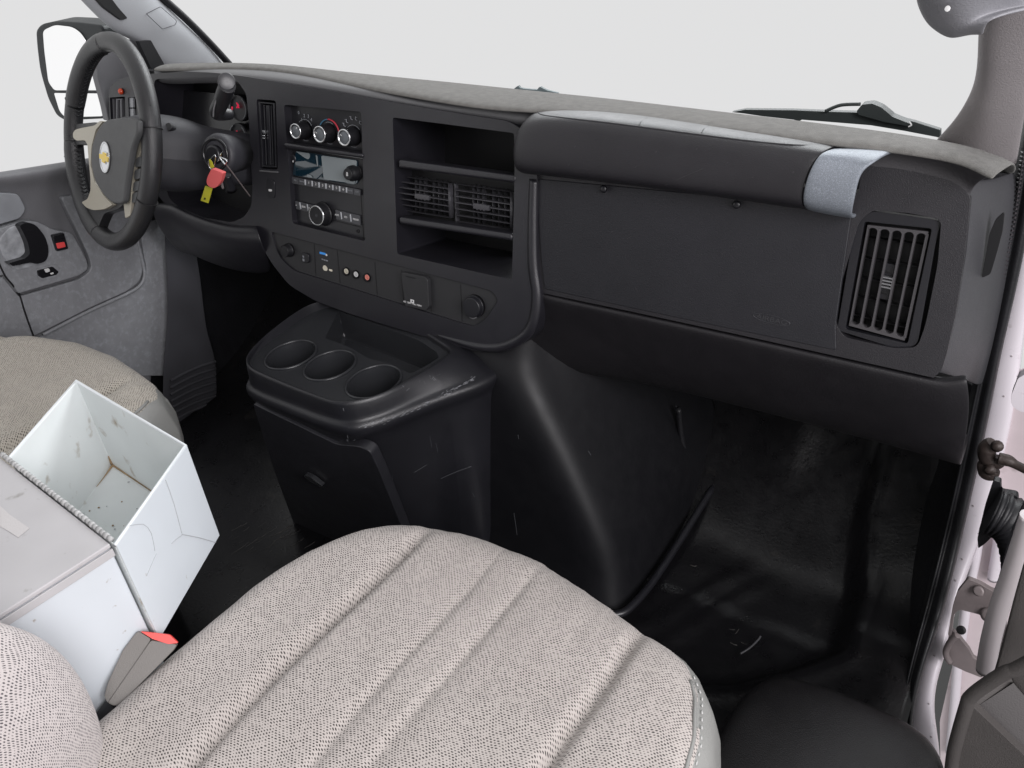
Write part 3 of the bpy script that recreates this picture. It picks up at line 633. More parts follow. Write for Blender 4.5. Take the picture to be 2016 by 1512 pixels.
# lid seam on the pad's top
on('pad_seam', pad, [(1130, 216), (1090, 215), (1068, 218), (1060, 222), (1072, 227), (1120, 233), (1200, 242), (1300, 255), (1400, 268), (1500, 280), (1580, 286), (1640, 285)], .0009, mat('seam_dark', (.02, .02, .022), .6), DB, 0)
for sx_ in (1262, 1385): on('pad_crack', pad, [(sx_ + 12, 232 + (sx_ - 1262) * .12), (sx_, 240 + (sx_ - 1262) * .12), (sx_ - 4, 247 + (sx_ - 1262) * .12)], .0006, mat('seam_dark', (.02, .02, .022)), DB, 0)
on('pad_scratch', pad, [(1310, 365), (1345, 348), (1385, 332)], .0004, mat('scratch_grey', (.04, .037, .041), .5), DB)
for a, b in ((1130, 290), (1190, 275), (1250, 330), (1370, 295), (1430, 322), (1480, 350), (1560, 340), (1118, 325), (1290, 300)): on('dust_fleck', pad, [(a, b), (a + 3, b - 2)], .0005, mat('scratch_grey', (.04, .037, .041)), DB, n=1)
on('pad_edge_glint', pad, [(1046, 218), (1022, 234), (1005, 256), (998, 285), (997, 312), (1001, 330)], .0010, mat('painted_edge_glint', (.30, .30, .31), .35), DB, 0)  # specular line along the pad's left end, painted as a pale strip
for a, b in ((1235, 470), (1200, 460), (1420, 500), (1330, 430)): on('dust_fleck', glv, [(a, b), (a + 8, b - 5)], .0004, mat('scratch_grey', (.04, .037, .041)), DB, n=1)
# silver end cap
sc = [(1640, 288, 1610, 300, 1590, 340, 1578, 385, 1580, 410), (1668, 287, 1632, 304, 1612, 345, 1602, 392, 1605, 416), (1705, 287, 1662, 308, 1648, 350, 1640, 398, 1640, 423), (1740, 288, 1690, 315, 1682, 345, 1672, 395, 1668, 427), (1759, 291, 1722, 312, 1692, 337, 1684, 388, 1675, 427)]
SR = padrows(sc, .064)
sv = grid('silver_end_cap', SR, silver, DB, sub=3, solid=.006)
# ---- top and flank of the end block
t0 = [(1690, 318), (1740, 322), (1800, 330), (1860, 341), (1897, 352), (1912, 372)]
bt0 = [d(a, b + 1, -.0065) for a, b in t0]
bt1 = [z(a, b, ZT - .006) for a, b in ((1700, 296), (1757, 297), (1808, 304), (1870, 314), (1925, 330), (1957, 350))]
grid('end_block_top', [[p - UP * .02 for p in bt0], [p for p in bt0], [lerp(p, q_, .30) + Vector((0, 0, .005)) for p, q_ in zip(bt0, bt1)], [lerp(p, q_, .65) + Vector((0, 0, .005)) for p, q_ in zip(bt0, bt1)], bt1, [p + Vector((0, .05, -.006)) for p in bt1]], mat('end_top_lit_vinyl', (.048, .046, .050), .42, .5, 700, .12, 6), DB, sub=2)  # top surface painted lighter than the charcoal pad so it looks lit
fa = [(1908, 352), (1913, 375), (1908, 430), (1896, 520), (1880, 615), (1862, 695), (1848, 735)]
fb = [(1962, 352), (1972, 375), (1970, 440), (1957, 530), (1940, 625), (1924, 705), (1910, 752)]
fc = [(2003, 330), (2010, 365), (2004, 440), (1990, 530), (1972, 630), (1952, 715), (1938, 770)]
flank_m = mat('flank_vinyl', (.048, .048, .053), .45, .8, 520, .12, 6)
# flank
flank_m = mat('flank_vinyl', (.048, .048, .053), .42, .8, 520, .12, 6)
grid('end_block_flank', [[d(a - 12, b, -.010) for a, b in fa], [d(a, b, -.018) + Vector((.004, 0, 0)) for a, b in fa], [y(a, b, 1.24) for a, b in fb], [y(a, b, 1.31) for a, b in fc]], flank_m, DB, sub=2)
sl = [(1978, 417), (1960, 432), (1948, 460), (1940, 505), (1932, 548), (1950, 540), (1962, 500), (1974, 455)]
solids('flank_slot', [([y(a, b, 1.19) for a, b in rnd(sl, 6)], (0, .004, 0))], deep, DB, bev=.001)
# ---- lower skirt
ka = [(1040, 560), (1068, 577), (1240, 613), (1440, 656), (1640, 700), (1830, 743), (1862, 748), (1905, 740)]
kb = [(1030, 640), (1056, 618), (1236, 652), (1440, 700), (1640, 748), (1838, 800), (1868, 806), (1912, 800)]
kc = [(990, 720), (1040, 700), (1220, 715), (1440, 765), (1640, 815), (1845, 868), (1872, 880), (1900, 880)]
kd = [(985, 742), (1020, 745), (1180, 756), (1390, 806), (1600, 862), (1760, 905), (1850, 930), (1886, 945)]
grid('lower_skirt', [[d(a, b, -.05) for a, b in ka], [d(a, b + 2, -.008) for a, b in ka], [d(a, b, -.010) for a, b in [(lerp(p[0], q_[0], .25), lerp(p[1], q_[1], .25)) for p, q_ in zip(ka, kb)]],
     [y(a, b, 1.10) for a, b in kb], [y(a, b, 1.125) for a, b in kc], [y(a, b, 1.18) for a, b in kd], [y(a, b, 1.18) + Vector((0, .2, .03)) for a, b in kd]], lowm, DB, sub=2)
# knee bolster under the cluster
ba = [(300, 400), (340, 398), (360, 412), (410, 432), (460, 444), (505, 442)]
bb = [(300, 425), (330, 420), (355, 438), (405, 458), (460, 472), (512, 470)]
bc = [(310, 450), (335, 446), (362, 460), (412, 482), (462, 494), (525, 500)]
bd = [(350, 500), (370, 500), (400, 515), (440, 530), (480, 540), (545, 545)]
grid('knee_bolster', [[d(a, b, -.02) for a, b in ba], [d(a, b, .012) for a, b in ba], [d(a, b, .020) for a, b in bb], [d(a, b, .006) for a, b in bc], [d(a, b, -.06) for a, b in bd]], face_m, DB, sub=2)

# ================================================================== STEERING
WC = Vector((-1.496, .922, H - .463)); yw, tl = -.241, .366
RT_ = .0172
WN = Vector((sin(yw) * cos(tl), -cos(yw) * cos(tl), sin(tl))).normalized()
WU = WN.cross(Vector((0, 0, 1))); WU = -WU.normalized() if WU.x < 0 else WU.normalized(); WV = WN.cross(WU).normalized()
if WV.z < 0: WV = -WV
WP = Pl(WC, WN)
def w(px, py, off=0): return WP.at(px, py, off)
ST = thing('steering_wheel', WC, 'black leather four-spoke steering wheel with champagne trim and gold emblem', 'steering wheel')
def wp(a, r, off=0): return WC + (WU * cos(radians(a)) + WV * sin(radians(a))) * r + WN * off
tube('rim', [wp(a, .1785) for a in range(0, 360, 10)], RT_, leather, ST, k=20, n=3, closed=True)
# thicker thumb grips with lacing on the inside of the rim
for a0, a1 in ((100, 172), (188, 262)):
    tube('rim_grip', [wp(a, .1775) for a in range(a0, a1, 6)], [.0173] + [.0184] * (len(range(a0, a1, 6)) - 2) + [.0173], leather, ST, k=18, n=3)
    for a in range(a0 + 3, a1 - 2, 3):
        tube('stitch', [wp(a, .1595, .006), wp(a + 1.6, .1578, .0), wp(a + .2, .1595, -.006)], .0011, rub, ST, k=5, n=2)
for a in (18, 338, 198, 163): # leather seams around the rim
    c = wp(a, .18); tn = (wp(a + 1, .18) - c).normalized(); rr_ = (c - WC).normalized()
    tube('rim_seam', [c + (rr_ * cos(b) + WN * sin(b)) * .0176 for b in [2 * pi * k / 20 for k in range(20)]], .0009, deep, ST, closed=True, k=5, n=1)
# hub and airbag cover
hubp = [(190, 256), (205, 236), (236, 231), (262, 232), (270, 237), (270, 262), (259, 290), (252, 330), (246, 370), (242, 402), (222, 402), (204, 386), (186, 358), (178, 322), (180, 285)]
hub2 = rnd(hubp, 10)
hub = solids('airbag_cover', [([w(a, b, .028) for a, b in hub2], -WN * .012)], hubm, ST, bev=.006, seg=5)
lathe('hub_base', WC - WN * .02, WN, [(.050, -.05), (.052, -.01), (.045, .008)], rub, ST)
# emblem
ec_ = w(208, 310, .028)
em = lathe('emblem', ec_, WN, [(.0225, 0), (.0225, .0018), (.0205, .0024), (.0195, .001), (.0005, .001)], mat('emblem_dish', (.10, .10, .10), .35), ST, k=48, su=1.0, sv=1.25, up=WV)
lathe('emblem_ring', ec_, WN, [(.0218, .0018), (.0218, .0026), (.0200, .0028), (.0198, .0002)], chrome, em, k=48, sv=1.25, up=WV)
bw = [(-16, 2.5), (-15, -4.5), (-5.5, -4.5), (-6.5, -8), (5, -8), (6, -4.5), (16, -4.5), (17.5, 3.5), (7.5, 3.5), (8.3, 7.5), (-3.5, 7.5), (-4.6, 3.5)]
solids('bowtie', [([ec_ + WU * a * .00118 + WV * b * .00118 + WN * .0044 for a, b in bw], -WN * .002)], gold, em, bev=.0006)
solids('bowtie_rim', [([ec_ + WU * a * .00132 + WV * b * .00138 + WN * .0030 for a, b in bw], -WN * .0014)], chrome, em)
# spokes: champagne bracket on each side, black lower spokes
lb = rnd([(160, 252), (186, 247), (196, 238), (203, 238), (188, 256), (180, 288), (178, 325), (186, 358), (206, 388), (222, 403), (205, 412), (184, 414), (170, 409), (160, 398), (172, 392), (178, 375), (178, 352), (174, 310), (172, 285), (167, 276), (150, 277), (144, 272), (143, 262), (148, 255)], 4)
solids('left_trim', [([w(a, b, .014) for a, b in lb], -WN * .012)], trimt, ST, bev=.003, seg=3)
solids('spoke', [([w(a, b, .004) for a, b in rnd([(140, 245), (190, 240), (205, 260), (178, 285), (140, 285)], 6)], -WN * .016)], leather, ST, bev=.004)
solids('spoke', [([w(a, b, .006) for a, b in rnd([(158, 380), (176, 392), (205, 396), (250, 396), (232, 412), (205, 420), (196, 440), (190, 462), (176, 462), (160, 430), (150, 400)], 6)], -WN * .018)], leather, ST, bev=.005)
rb_ = rnd([(272, 262), (280, 260), (283, 272), (279, 294), (268, 318), (260, 345), (258, 380), (256, 425), (246, 430), (243, 402), (247, 368), (253, 330), (262, 292)], 3)
solids('right_trim', [([w(a, b, .012) for a, b in rb_], -WN * .010)], trimt, ST, bev=.003, seg=3)
sb = solids('switch_pod', [([w(a, b, .006) for a, b in rnd([(264, 312), (278, 290), (283, 300), (281, 360), (272, 405), (262, 420), (254, 400), (256, 345)], 6)], -WN * .012)], mat('pod_brown', (.05, .045, .035), .3), ST, bev=.003)
for yy in (318, 342, 366, 388):
    solids('wheel_button', [([w(a, b, .012) for a, b in rnd([(267 - (yy - 318) * .09, yy - 8), (283 - (yy - 318) * .10, yy - 12), (283 - (yy - 318) * .14, yy + 8), (265 - (yy - 318) * .09, yy + 12)], 4)], -WN * .006)], mat('button_lgrey', (.14, .145, .15), .4), sb, bev=.0015)
# ---- column shroud, ignition and shift lever
CL = thing('steering_column', WC - WN * .12, 'dark grey steering column shroud with ignition lock beneath the cluster', 'steering column')
def ringp(c, n, ru, rv, k=14, up=Vector((0, 0, 1))):
    u = up.cross(n).normalized(); v_ = n.cross(u); out = []
    for i in range(k):
        a = 2 * pi * i / k; ca, sa = cos(a), sin(a); e = .7
        out.append(c + u * ru * abs(ca) ** e * (1 if ca > 0 else -1) + v_ * rv * abs(sa) ** e * (1 if sa > 0 else -1))
    return out
axis = (WC + WN * 0 - Vector((-1.43, 1.20, H - .55))).normalized()
rs_ = []
for t, ru, rv, dx, dz in ((.035, .052, .055, 0, -.012), (.045, .062, .068, 0, -.014), (.10, .070, .075, .006, -.016), (.15, .070, .068, .012, -.02), (.17, .060, .055, .014, -.02), (.33, .05, .05, .02, -.03)):
    r_ = ringp(WC - axis * t + Vector((dx, 0, dz)), axis, ru, rv); r_.append(r_[0]); rs_.append(r_)
shroud = mat('shroud_plastic', (.032, .032, .038), .5, .5, 800, .15, 9)
sh = grid('shroud', rs_, shroud, CL, sub=2, solid=0)
# multi-function marks on the shroud side
for px, py, s_ in ((322, 356, 'o'), (316, 372, 'D'), (305, 393, 'H')): text('shroud_print', s_, y(px, py, .965), Vector((.8, -.5, 0)), Vector((.4, -.9, .1)), .012, mk, CL)
# ignition housing
ign = y(424, 304, 1.00); IN = Vector((.18, -.93, .32)).normalized()
lathe('ignition_housing', ign, IN, [(.030, -.07), (.036, -.03), (.038, -.012), (.035, -.004), (.030, 0)], shroud, CL, k=36)
lathe('ignition_bezel', ign, IN, [(.030, -.004), (.030, .002), (.0265, .004), (.024, .0), (.022, -.004)], gloss, CL, k=36)
lathe('lock_cylinder', ign, IN, [(.018, -.004), (.016, .008), (.012, .010)], bezel, CL, k=30)
# shift lever (column shift), standing up in front of the cluster
lv0, lv1 = y(448, 168, .96), y(428, 222, .99)
lev = tube('shift_lever', [lv0 + (lv0 - lv1) * .02, lerp(lv0, lv1, .25), lerp(lv0, lv1, .6), lv1, lv1 + Vector((-.004, .03, -.012))], [.0130, .0138, .0132, .0128, .009], mat('lever_grip', (.016, .016, .019), .4, .3, 800), CL, k=20, n=5)
ln_ = (lv0 - lv1).normalized() * .35 + (C0 - lv0).normalized()
lathe('lever_cap', lv0 + Vector((0, 0, .006)), ln_, [(.0138, -.010), (.0138, .002), (.0125, .004), (.0005, .0035)], mat('lever_cap_grey', (.045, .045, .05), .35), lev, k=30)
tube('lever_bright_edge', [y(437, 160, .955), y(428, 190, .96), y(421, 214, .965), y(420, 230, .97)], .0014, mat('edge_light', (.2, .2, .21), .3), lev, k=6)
tube('wiper_stalk', [y(330, 250, 1.0), y(350, 258, 1.02), y(380, 262, 1.05)], .008, rub, CL)
# dangling keys
KB = thing('key_ring', ign, 'ignition key ring with coral key cover and yellow tag hanging at the column', 'keys')
yk = .955
solids('key_blade', [([y(a, b, .97) for a, b in ((433, 302), (437, 300), (432, 316), (427, 320))], (0, .003, 0))], chrome, KB, bev=.0006)
tube('ring', [y(a, b, .965) for a, b in ((411, 318), (424, 306), (421, 330), (414, 332))], .0012, chrome, KB, closed=True, k=6)
tube('ring', [y(a, b, .965) for a, b in ((432, 309), (446, 316), (444, 324), (438, 318))], .0012, chrome, KB, closed=True, k=6)
solids('coral_key_cover', [([y(a, b, .945) for a, b in rnd([(416, 332, 3), (439, 341, 2), (434, 361, 9), (421, 373, 10), (406, 364, 10), (407, 350, 6)], 6)], (0, .008, 0))], pink, KB, bev=.002, seg=3)
solids('yellow_tag', [([y(a, b, .955) for a, b in ((404, 366), (418, 371), (410, 400), (395, 395))], (0, .0015, 0)), ([y(a, b, .955) for a, b in rnd([(411, 313), (416, 318), (421, 330), (414, 332)], 2)], (0, .002, 0))], yel, KB)
solids('tag_hole', [([y(a, b, .9545) for a, b in rnd([(402, 389), (405, 390), (404, 393.5), (401, 393)], 1)], (0, .0004, 0))], deep, KB)
tube('steel_cord', [y(444, 322, .965), y(465, 350, .99), y(492, 386, 1.03)], .0012, steel, KB, k=6)
lathe('key_fob', y(455, 372, .99), (y(444, 335, .98) - y(455, 372, .99)), [(.011, -.002), (.009, .004), (.007, .03), (.006, .034)], bezel, KB, k=20)
tube('spare_key', [y(434, 352, .96), y(439, 371, .965)], .0025, steel, KB, k=6)

# ================================================================== CUP HOLDER CONSOLE
ZC = -.800
CN = thing('cup_holder_console', V(-.98, .95, -1.25), 'scuffed black cup holder console under the centre stack', 'console')
rim = rnd([(600, 600, 10), (645, 585, 10), (840, 650, 10), (898, 690, 8), (845, 727, 30), (745, 782, 40), (664, 796, 26), (560, 757, 30), (484, 722, 14), (480, 700, 12), (512, 664, 30), (560, 626, 20)], 10)
cups = [(573, 699), (650, 720), (736, 752)]
def zc(px, py, o=0): return z(px, py, ZC + o)
# rings of the moulded body, all sampled at the same angles about the centre
N = 72
def at_angles(poly, cx_, cy_, n=N):
    out = []
    for i in range(n):
        a = 2 * pi * i / n; dx, dy = cos(a), sin(a); best = None
        for p, q_ in zip(poly, poly[1:] + poly[:1]):
            ex, ey = q_.x - p.x, q_.y - p.y; den = dx * ey - dy * ex
            if abs(den) < 1e-9: continue
            t = ((p.x - cx_) * ey - (p.y - cy_) * ex) / den; s_ = ((p.x - cx_) * dy - (p.y - cy_) * dx) / den
            if t > 0 and -1e-6 <= s_ <= 1 + 1e-6 and (best is None or t > best): best = t
        out.append(Vector((cx_ + dx * best, cy_ + dy * best, 0)))
    return out
CCX, CCY = -1.0, .96
rimw = [z(a, b, ZC) for a, b in rim]
def ctl(pts): return catmull([Vector((a, b, 0)) for a, b in pts], 6, True)
lipw = ctl([(-1.12, 1.09), (-1.165, .95), (-1.172, .86), (-1.145, .812), (-1.03, .803), (-.925, .803), (-.878, .826), (-.828, .92), (-.766, 1.045), (-.84, 1.12)])
botw = ctl([(-1.10, 1.1), (-1.14, .98), (-1.15, .92), (-1.125, .885), (-1.04, .885), (-.955, .90), (-.915, .915), (-.862, .95), (-.782, .988), (-.84, 1.12)])
outer = at_angles(rimw, CCX, CCY); lipr = at_angles(lipw, CCX, CCY); botr = at_angles(botw, CCX, CCY)
cen = Vector((CCX, CCY, 0))
def mixr(A_, B_, t, o, dz): return [Vector((0, 0, H + dz)) + Vector((lerp(p.x, q_.x, t), lerp(p.y, q_.y, t), 0)) + Vector((p.x - CCX, p.y - CCY, 0)).normalized() * o for p, q_ in zip(A_, B_)]
loops = [mixr(outer, lipr, 0, -.006, ZC - .016), mixr(outer, lipr, 0, -.007, ZC - .003), mixr(outer, lipr, 0, -.003, ZC + .001), mixr(outer, lipr, .1, 0, ZC - .003), mixr(outer, lipr, .75, -.002, ZC - .030), mixr(outer, lipr, .85, -.002, ZC - .036), mixr(outer, lipr, 1, .004, ZC - .040),
         mixr(lipr, botr, 0, .007, ZC - .048), mixr(lipr, botr, 0, .006, ZC - .058), mixr(lipr, botr, .02, -.001, ZC - .072), mixr(lipr, botr, .05, -.003, ZC - .082), mixr(lipr, botr, .3, 0, ZC - .18), mixr(lipr, botr, .65, 0, ZC - .32), mixr(lipr, botr, .97, 0, ZC - .43), mixr(lipr, botr, 1, 0, ZC - .46)]
for l in loops: l.append(l[0])
grid('console_body', loops, consm, CN, sub=1, solid=0)
# top deck with round wells
def circ(c, r, n=40): return [c + Vector((cos(2 * pi * i / n) * r, sin(2 * pi * i / n) * r * 1.18, 0)) for i in range(n)]
deck_out = [Vector((p.x, p.y, H + ZC - .012)) + (cen - p).normalized() * .003 for p in outer]
ccs = [zc(a, b, -.012) for a, b in cups]
rad = [.0415, .041, .043]
# keep the wells apart
trayp = [z(a, b, ZC - .012) for a, b in rnd([(636, 664), (690, 684, 8), (726, 706, 10), (770, 716, 10), (808, 736, 8), (846, 716, 8), (866, 702)], 6)][1:-1] + [V(-.875, 1.025, ZC - .012), V(-.93, 1.045, ZC - .012), V(-1.05, 1.058, ZC - .012), V(-1.15, 1.068, ZC - .012)]
LP = [deck_out] + [circ(c, r) for c, r in zip(ccs, rad)] + [trayp]
flat = [p for l in LP for p in l]; tris = tessellate_polygon(LP)
bm = bmesh.new(); bv = [bm.verts.new(p) for p in flat]
for t in tris:
    try: bm.faces.new([bv[i] for i in t])
    except ValueError: pass
k0 = 0
for li, l in enumerate(LP):
    if li:
        if li < 4: levels = [(1.0, -.003), (.95, -.012), (.90, -.04), (.86, -.068), (.80, -.072), (.02, -.074)]
        else: levels = [(1.0, -.003), (.99, -.055), (.95, -.062), (.02, -.063)]
        c = sum(l, Vector()) / len(l); prev = [bv[k0 + i] for i in range(len(l))]
        for s_, dz in levels:
            cur = [bm.verts.new(c + (p - c) * s_ + Vector((0, 0, dz))) for p in l]
            for i in range(len(l)):
                j = (i + 1) % len(l); bm.faces.new([prev[i], prev[j], cur[j], cur[i]])
            prev = cur
    k0 += len(l)
bmesh.ops.recalc_face_normals(bm, faces=bm.faces)
me = bpy.data.meshes.new('cup_deck'); bm.to_mesh(me); bm.free()
link('cup_deck', me, cupm, CN, bev=.003, seg=3, ang=35)
for c, r in zip(ccs, rad):     # raised lip round each well and the crescent finger cut
    tube('cup_lip', [p + Vector((0, 0, .001)) for p in circ(c, r + .002, 24)], .0025, cupm, CN, closed=True, k=8, n=2)
# upstand behind the tray
ua = [(560, 627), (600, 600), (645, 585), (700, 605), (760, 625), (840, 652), (898, 690)]
ub = [(575, 650), (612, 632), (640, 655), (700, 676), (770, 700), (845, 722), (878, 704)]
uX = [-1.20, -1.18, -1.14, -1.06, -.98, -.91, -.865]; uk = [0, 0, .1, .2, .5, .8, 1]
grid('console_upstand', [[V(a, 1.125 - .03 * k, -.72) for k, a in zip(uk, uX)], [V(a, 1.105 - .010 * k, -.77) for k, a in zip(uk, uX)], [V(a, 1.088 - .012 * k, -.80) for k, a in zip(uk, uX)], [V(a, 1.082 - .042 * k, -.83) for k, a in zip(uk, uX)]], consm, CN, sub=2, solid=.004)
# side wings joining the dash
wa = [(843, 727), (870, 700), (905, 680), (935, 668)]
# scuffed edges and scratches
cb = bpy.data.objects['console_body']; sc1 = mat('scuff_light', (.19, .195, .21), .5); sc2 = mat('scuff_dim', (.06, .063, .07), .5)
rs0 = random.Random(5)
edge = [(705, 843), (760, 828), (820, 806), (870, 780), (910, 757), (938, 740)]
for k in range(120):
    t_ = rs0.random() * 4.99; i0 = int(t_); f_ = t_ - i0; a = lerp(edge[i0][0], edge[i0 + 1][0], f_); b = lerp(edge[i0][1], edge[i0 + 1][1], f_) + rs0.gauss(0, 2.2); l_ = rs0.uniform(1.5, 7)
    on('edge_scuff', cb, [(a, b), (a + l_, b - l_ * .5 + rs0.uniform(-1, 1))], rs0.uniform(.0002, .0007), sc1 if rs0.random() < .55 else sc2, CN, n=1, k=4)
for k in range(26):
    a, b = rs0.choice(((670, 862), (690, 870), (850, 745), (845, 740), (690, 800), (780, 770))); a += rs0.gauss(0, 12); b += rs0.gauss(0, 6); an = rs0.uniform(-1.5, 1.5); l_ = rs0.uniform(2, 8)
    on('scuff', cb, [(a, b), (a + l_ * cos(an), b + l_ * sin(an))], rs0.uniform(.0002, .0005), sc1 if k % 2 else sc2, CN, n=1, k=4)
on('long_scratch', cb, [(868, 942), (900, 928), (928, 918)], .0006, sc2, CN)
for p_ in (((846, 858), (850, 880)), ((772, 936), (776, 985)), ((815, 930), (840, 915)), ((930, 970), (934, 978)), ((858, 872), (862, 890))): on('scratch', cb, list(p_), .0004, sc2, CN, n=1)
# drawer front
dr_t = [(495, 793), (560, 824), (620, 852), (668, 873), (700, 879), (722, 880)]
def body_pt(px, py, off=.006):   # front skin of the body: a plane leaning forward as it goes down
    n_ = Vector((.0, -1, -.21)).normalized(); return Pl(V(0, .803, -.86), n_).at(px, py, off)
dp_ = rnd([(497, 795, 6), (600, 845, 20), (664, 876, 10), (706, 879, 12), (728, 888, 10), (748, 930, 14), (770, 985, 14), (800, 1060, 4), (740, 1110, 4), (585, 1050, 8), (540, 930, 20)], 10)
solids('drawer', [([body_pt(a, b, .006) for a, b in dp_], (0, .02, .004))], mat('drawer_plastic', (.018, .018, .022), .42, .35, 800, .15, 9), CN, bev=.004, seg=3)
solids('drawer_pull', [([body_pt(a, b, .018) for a, b in rnd([(598, 934), (612, 940), (634, 957), (632, 960), (612, 950), (598, 940)], 3)], (0, .01, 0))], cupm, CN, bev=.002)

# ================================================================== ENGINE COVER
EGR = [(-.70, -.76, 1.20, -.70), (-.785, -.725, 1.09, -.63), (-.83, -.700, 1.045, -.60), (-.90, -.655, 1.030, -.58), (-.96, -.617, 1.02, -.56), (-1.125, -.530, 1.0, -.50), (-1.2, -.508, .992, -.485), (-1.235, -.500, .978, -.475), (-1.275, -.488, .965, -.465)]
def egrow(zz, rx, ry, ex):
    P_ = [(-.88, ry + .01), (rx - .12, ry + .004), (rx - .065, ry), (rx - .038, ry + .002), (rx - .014, ry + .010), (rx + .000, ry + .030), (rx + .006, ry + .065), (lerp(rx + .010, ex, .4), max(ry + .1, 1.20)), (ex, 1.5)]
    return [V(a, b, zz) for a, b in P_]
EG = grid('engine_cover', [egrow(*r) for r in EGR], engm, None, sub=2)
tag(EG, 'black moulded engine cover beside the passenger footwell', 'engine cover')
sl_ = tube('cover_edge_seal', [V(*p_) for p_ in ((-.80, .957, -1.243), (-.66, .952, -1.243), (-.54, .952, -1.243), (-.488, .965, -1.243), (-.470, 1.01, -1.243), (-.462, 1.12, -1.243), (-.455, 1.36, -1.225))], .0075, bezel, None, k=10)
sl_.parent = EG
cl_ = tube('cover_clip', [V(-.525, 1.32, -1.02), V(-.52, 1.33, -1.1), V(-.505, 1.34, -1.18)], .006, rub, None, k=8); cl_.parent = EG
for p_ in (((1020, 856), (1021, 864)), ((1158, 888), (1163, 896)), ((1012, 1010), (1015, 1030), (1018, 1052)), ((1330, 798), (1333, 806))): on('scratch', EG, list(p_), .0005, sc2, EG, n=1)
for a0 in range(14):
    pass
# wheel-arch box in the footwell corner
wa_rows = []
wcen = (-.07, .68)
for (s_, zz_) in ((1.0, -1.25), (.99, -1.20), (.965, -1.145), (.91, -1.122), (.6, -1.108), (.25, -1.104), (.02, -1.104)):
    r_ = []
    for i in range(21):
        a = 2 * pi * i / 20; e = .5; ca, sa = cos(a), sin(a)
        r_.append(V(wcen[0] + .16 * s_ * abs(ca) ** e * (1 if ca > 0 else -1), wcen[1] + .24 * s_ * abs(sa) ** e * (1 if sa > 0 else -1), zz_))
    wa_rows.append(r_)
wb = grid('wheel_arch_cover', wa_rows, mat('arch_vinyl', (.0065, .006, .0068), .4, .8, 600, .2, 12), None, sub=2, solid=0)
tag(wb, 'rounded black wheel arch cover in the footwell corner', 'wheel arch cover')
# scuffs trodden into the vinyl floor
rs1 = random.Random(8)
FS = bpy.data.objects['floor']; fs_m = mat('floor_scuff', (.035, .032, .03), .6)
for k in range(49):
    if k < 34: a, b = rs1.gauss(520, 45), rs1.gauss(1062, 22); an = -.55 + rs1.gauss(0, .08); l_ = rs1.uniform(10, 45)
    elif k < 44: a, b = rs1.gauss(320, 30), rs1.gauss(1190, 12); an = -.5 + rs1.gauss(0, .1); l_ = rs1.uniform(8, 30)
    else: a, b = rs1.gauss(1420, 18), rs1.gauss(1258, 12); an = rs1.uniform(-1.2, .6); l_ = rs1.uniform(4, 16)
    o_ = on('floor_scuff', FS, [(a, b), (a + l_ * .5 * cos(an), b + l_ * .5 * sin(an) + 1), (a + l_ * cos(an), b + l_ * sin(an))], rs1.uniform(.0003, .0008), fs_m, FS, n=1, k=4)
on('floor_scuff', FS, [(1358, 1112), (1366, 1115), (1372, 1114)], .001, fs_m, FS, n=2)
tube('floor_hook', [V(-.262, .982, -1.238), V(-.252, 1.0, -1.236), V(-.245, 1.02, -1.234), V(-.243, 1.03, -1.232)], .0018, mat('hook_grey', (.05, .05, .055), .4), None, k=8)
tag(bpy.data.objects['floor_hook'], 'small bent metal hook on the passenger floor', 'hook')
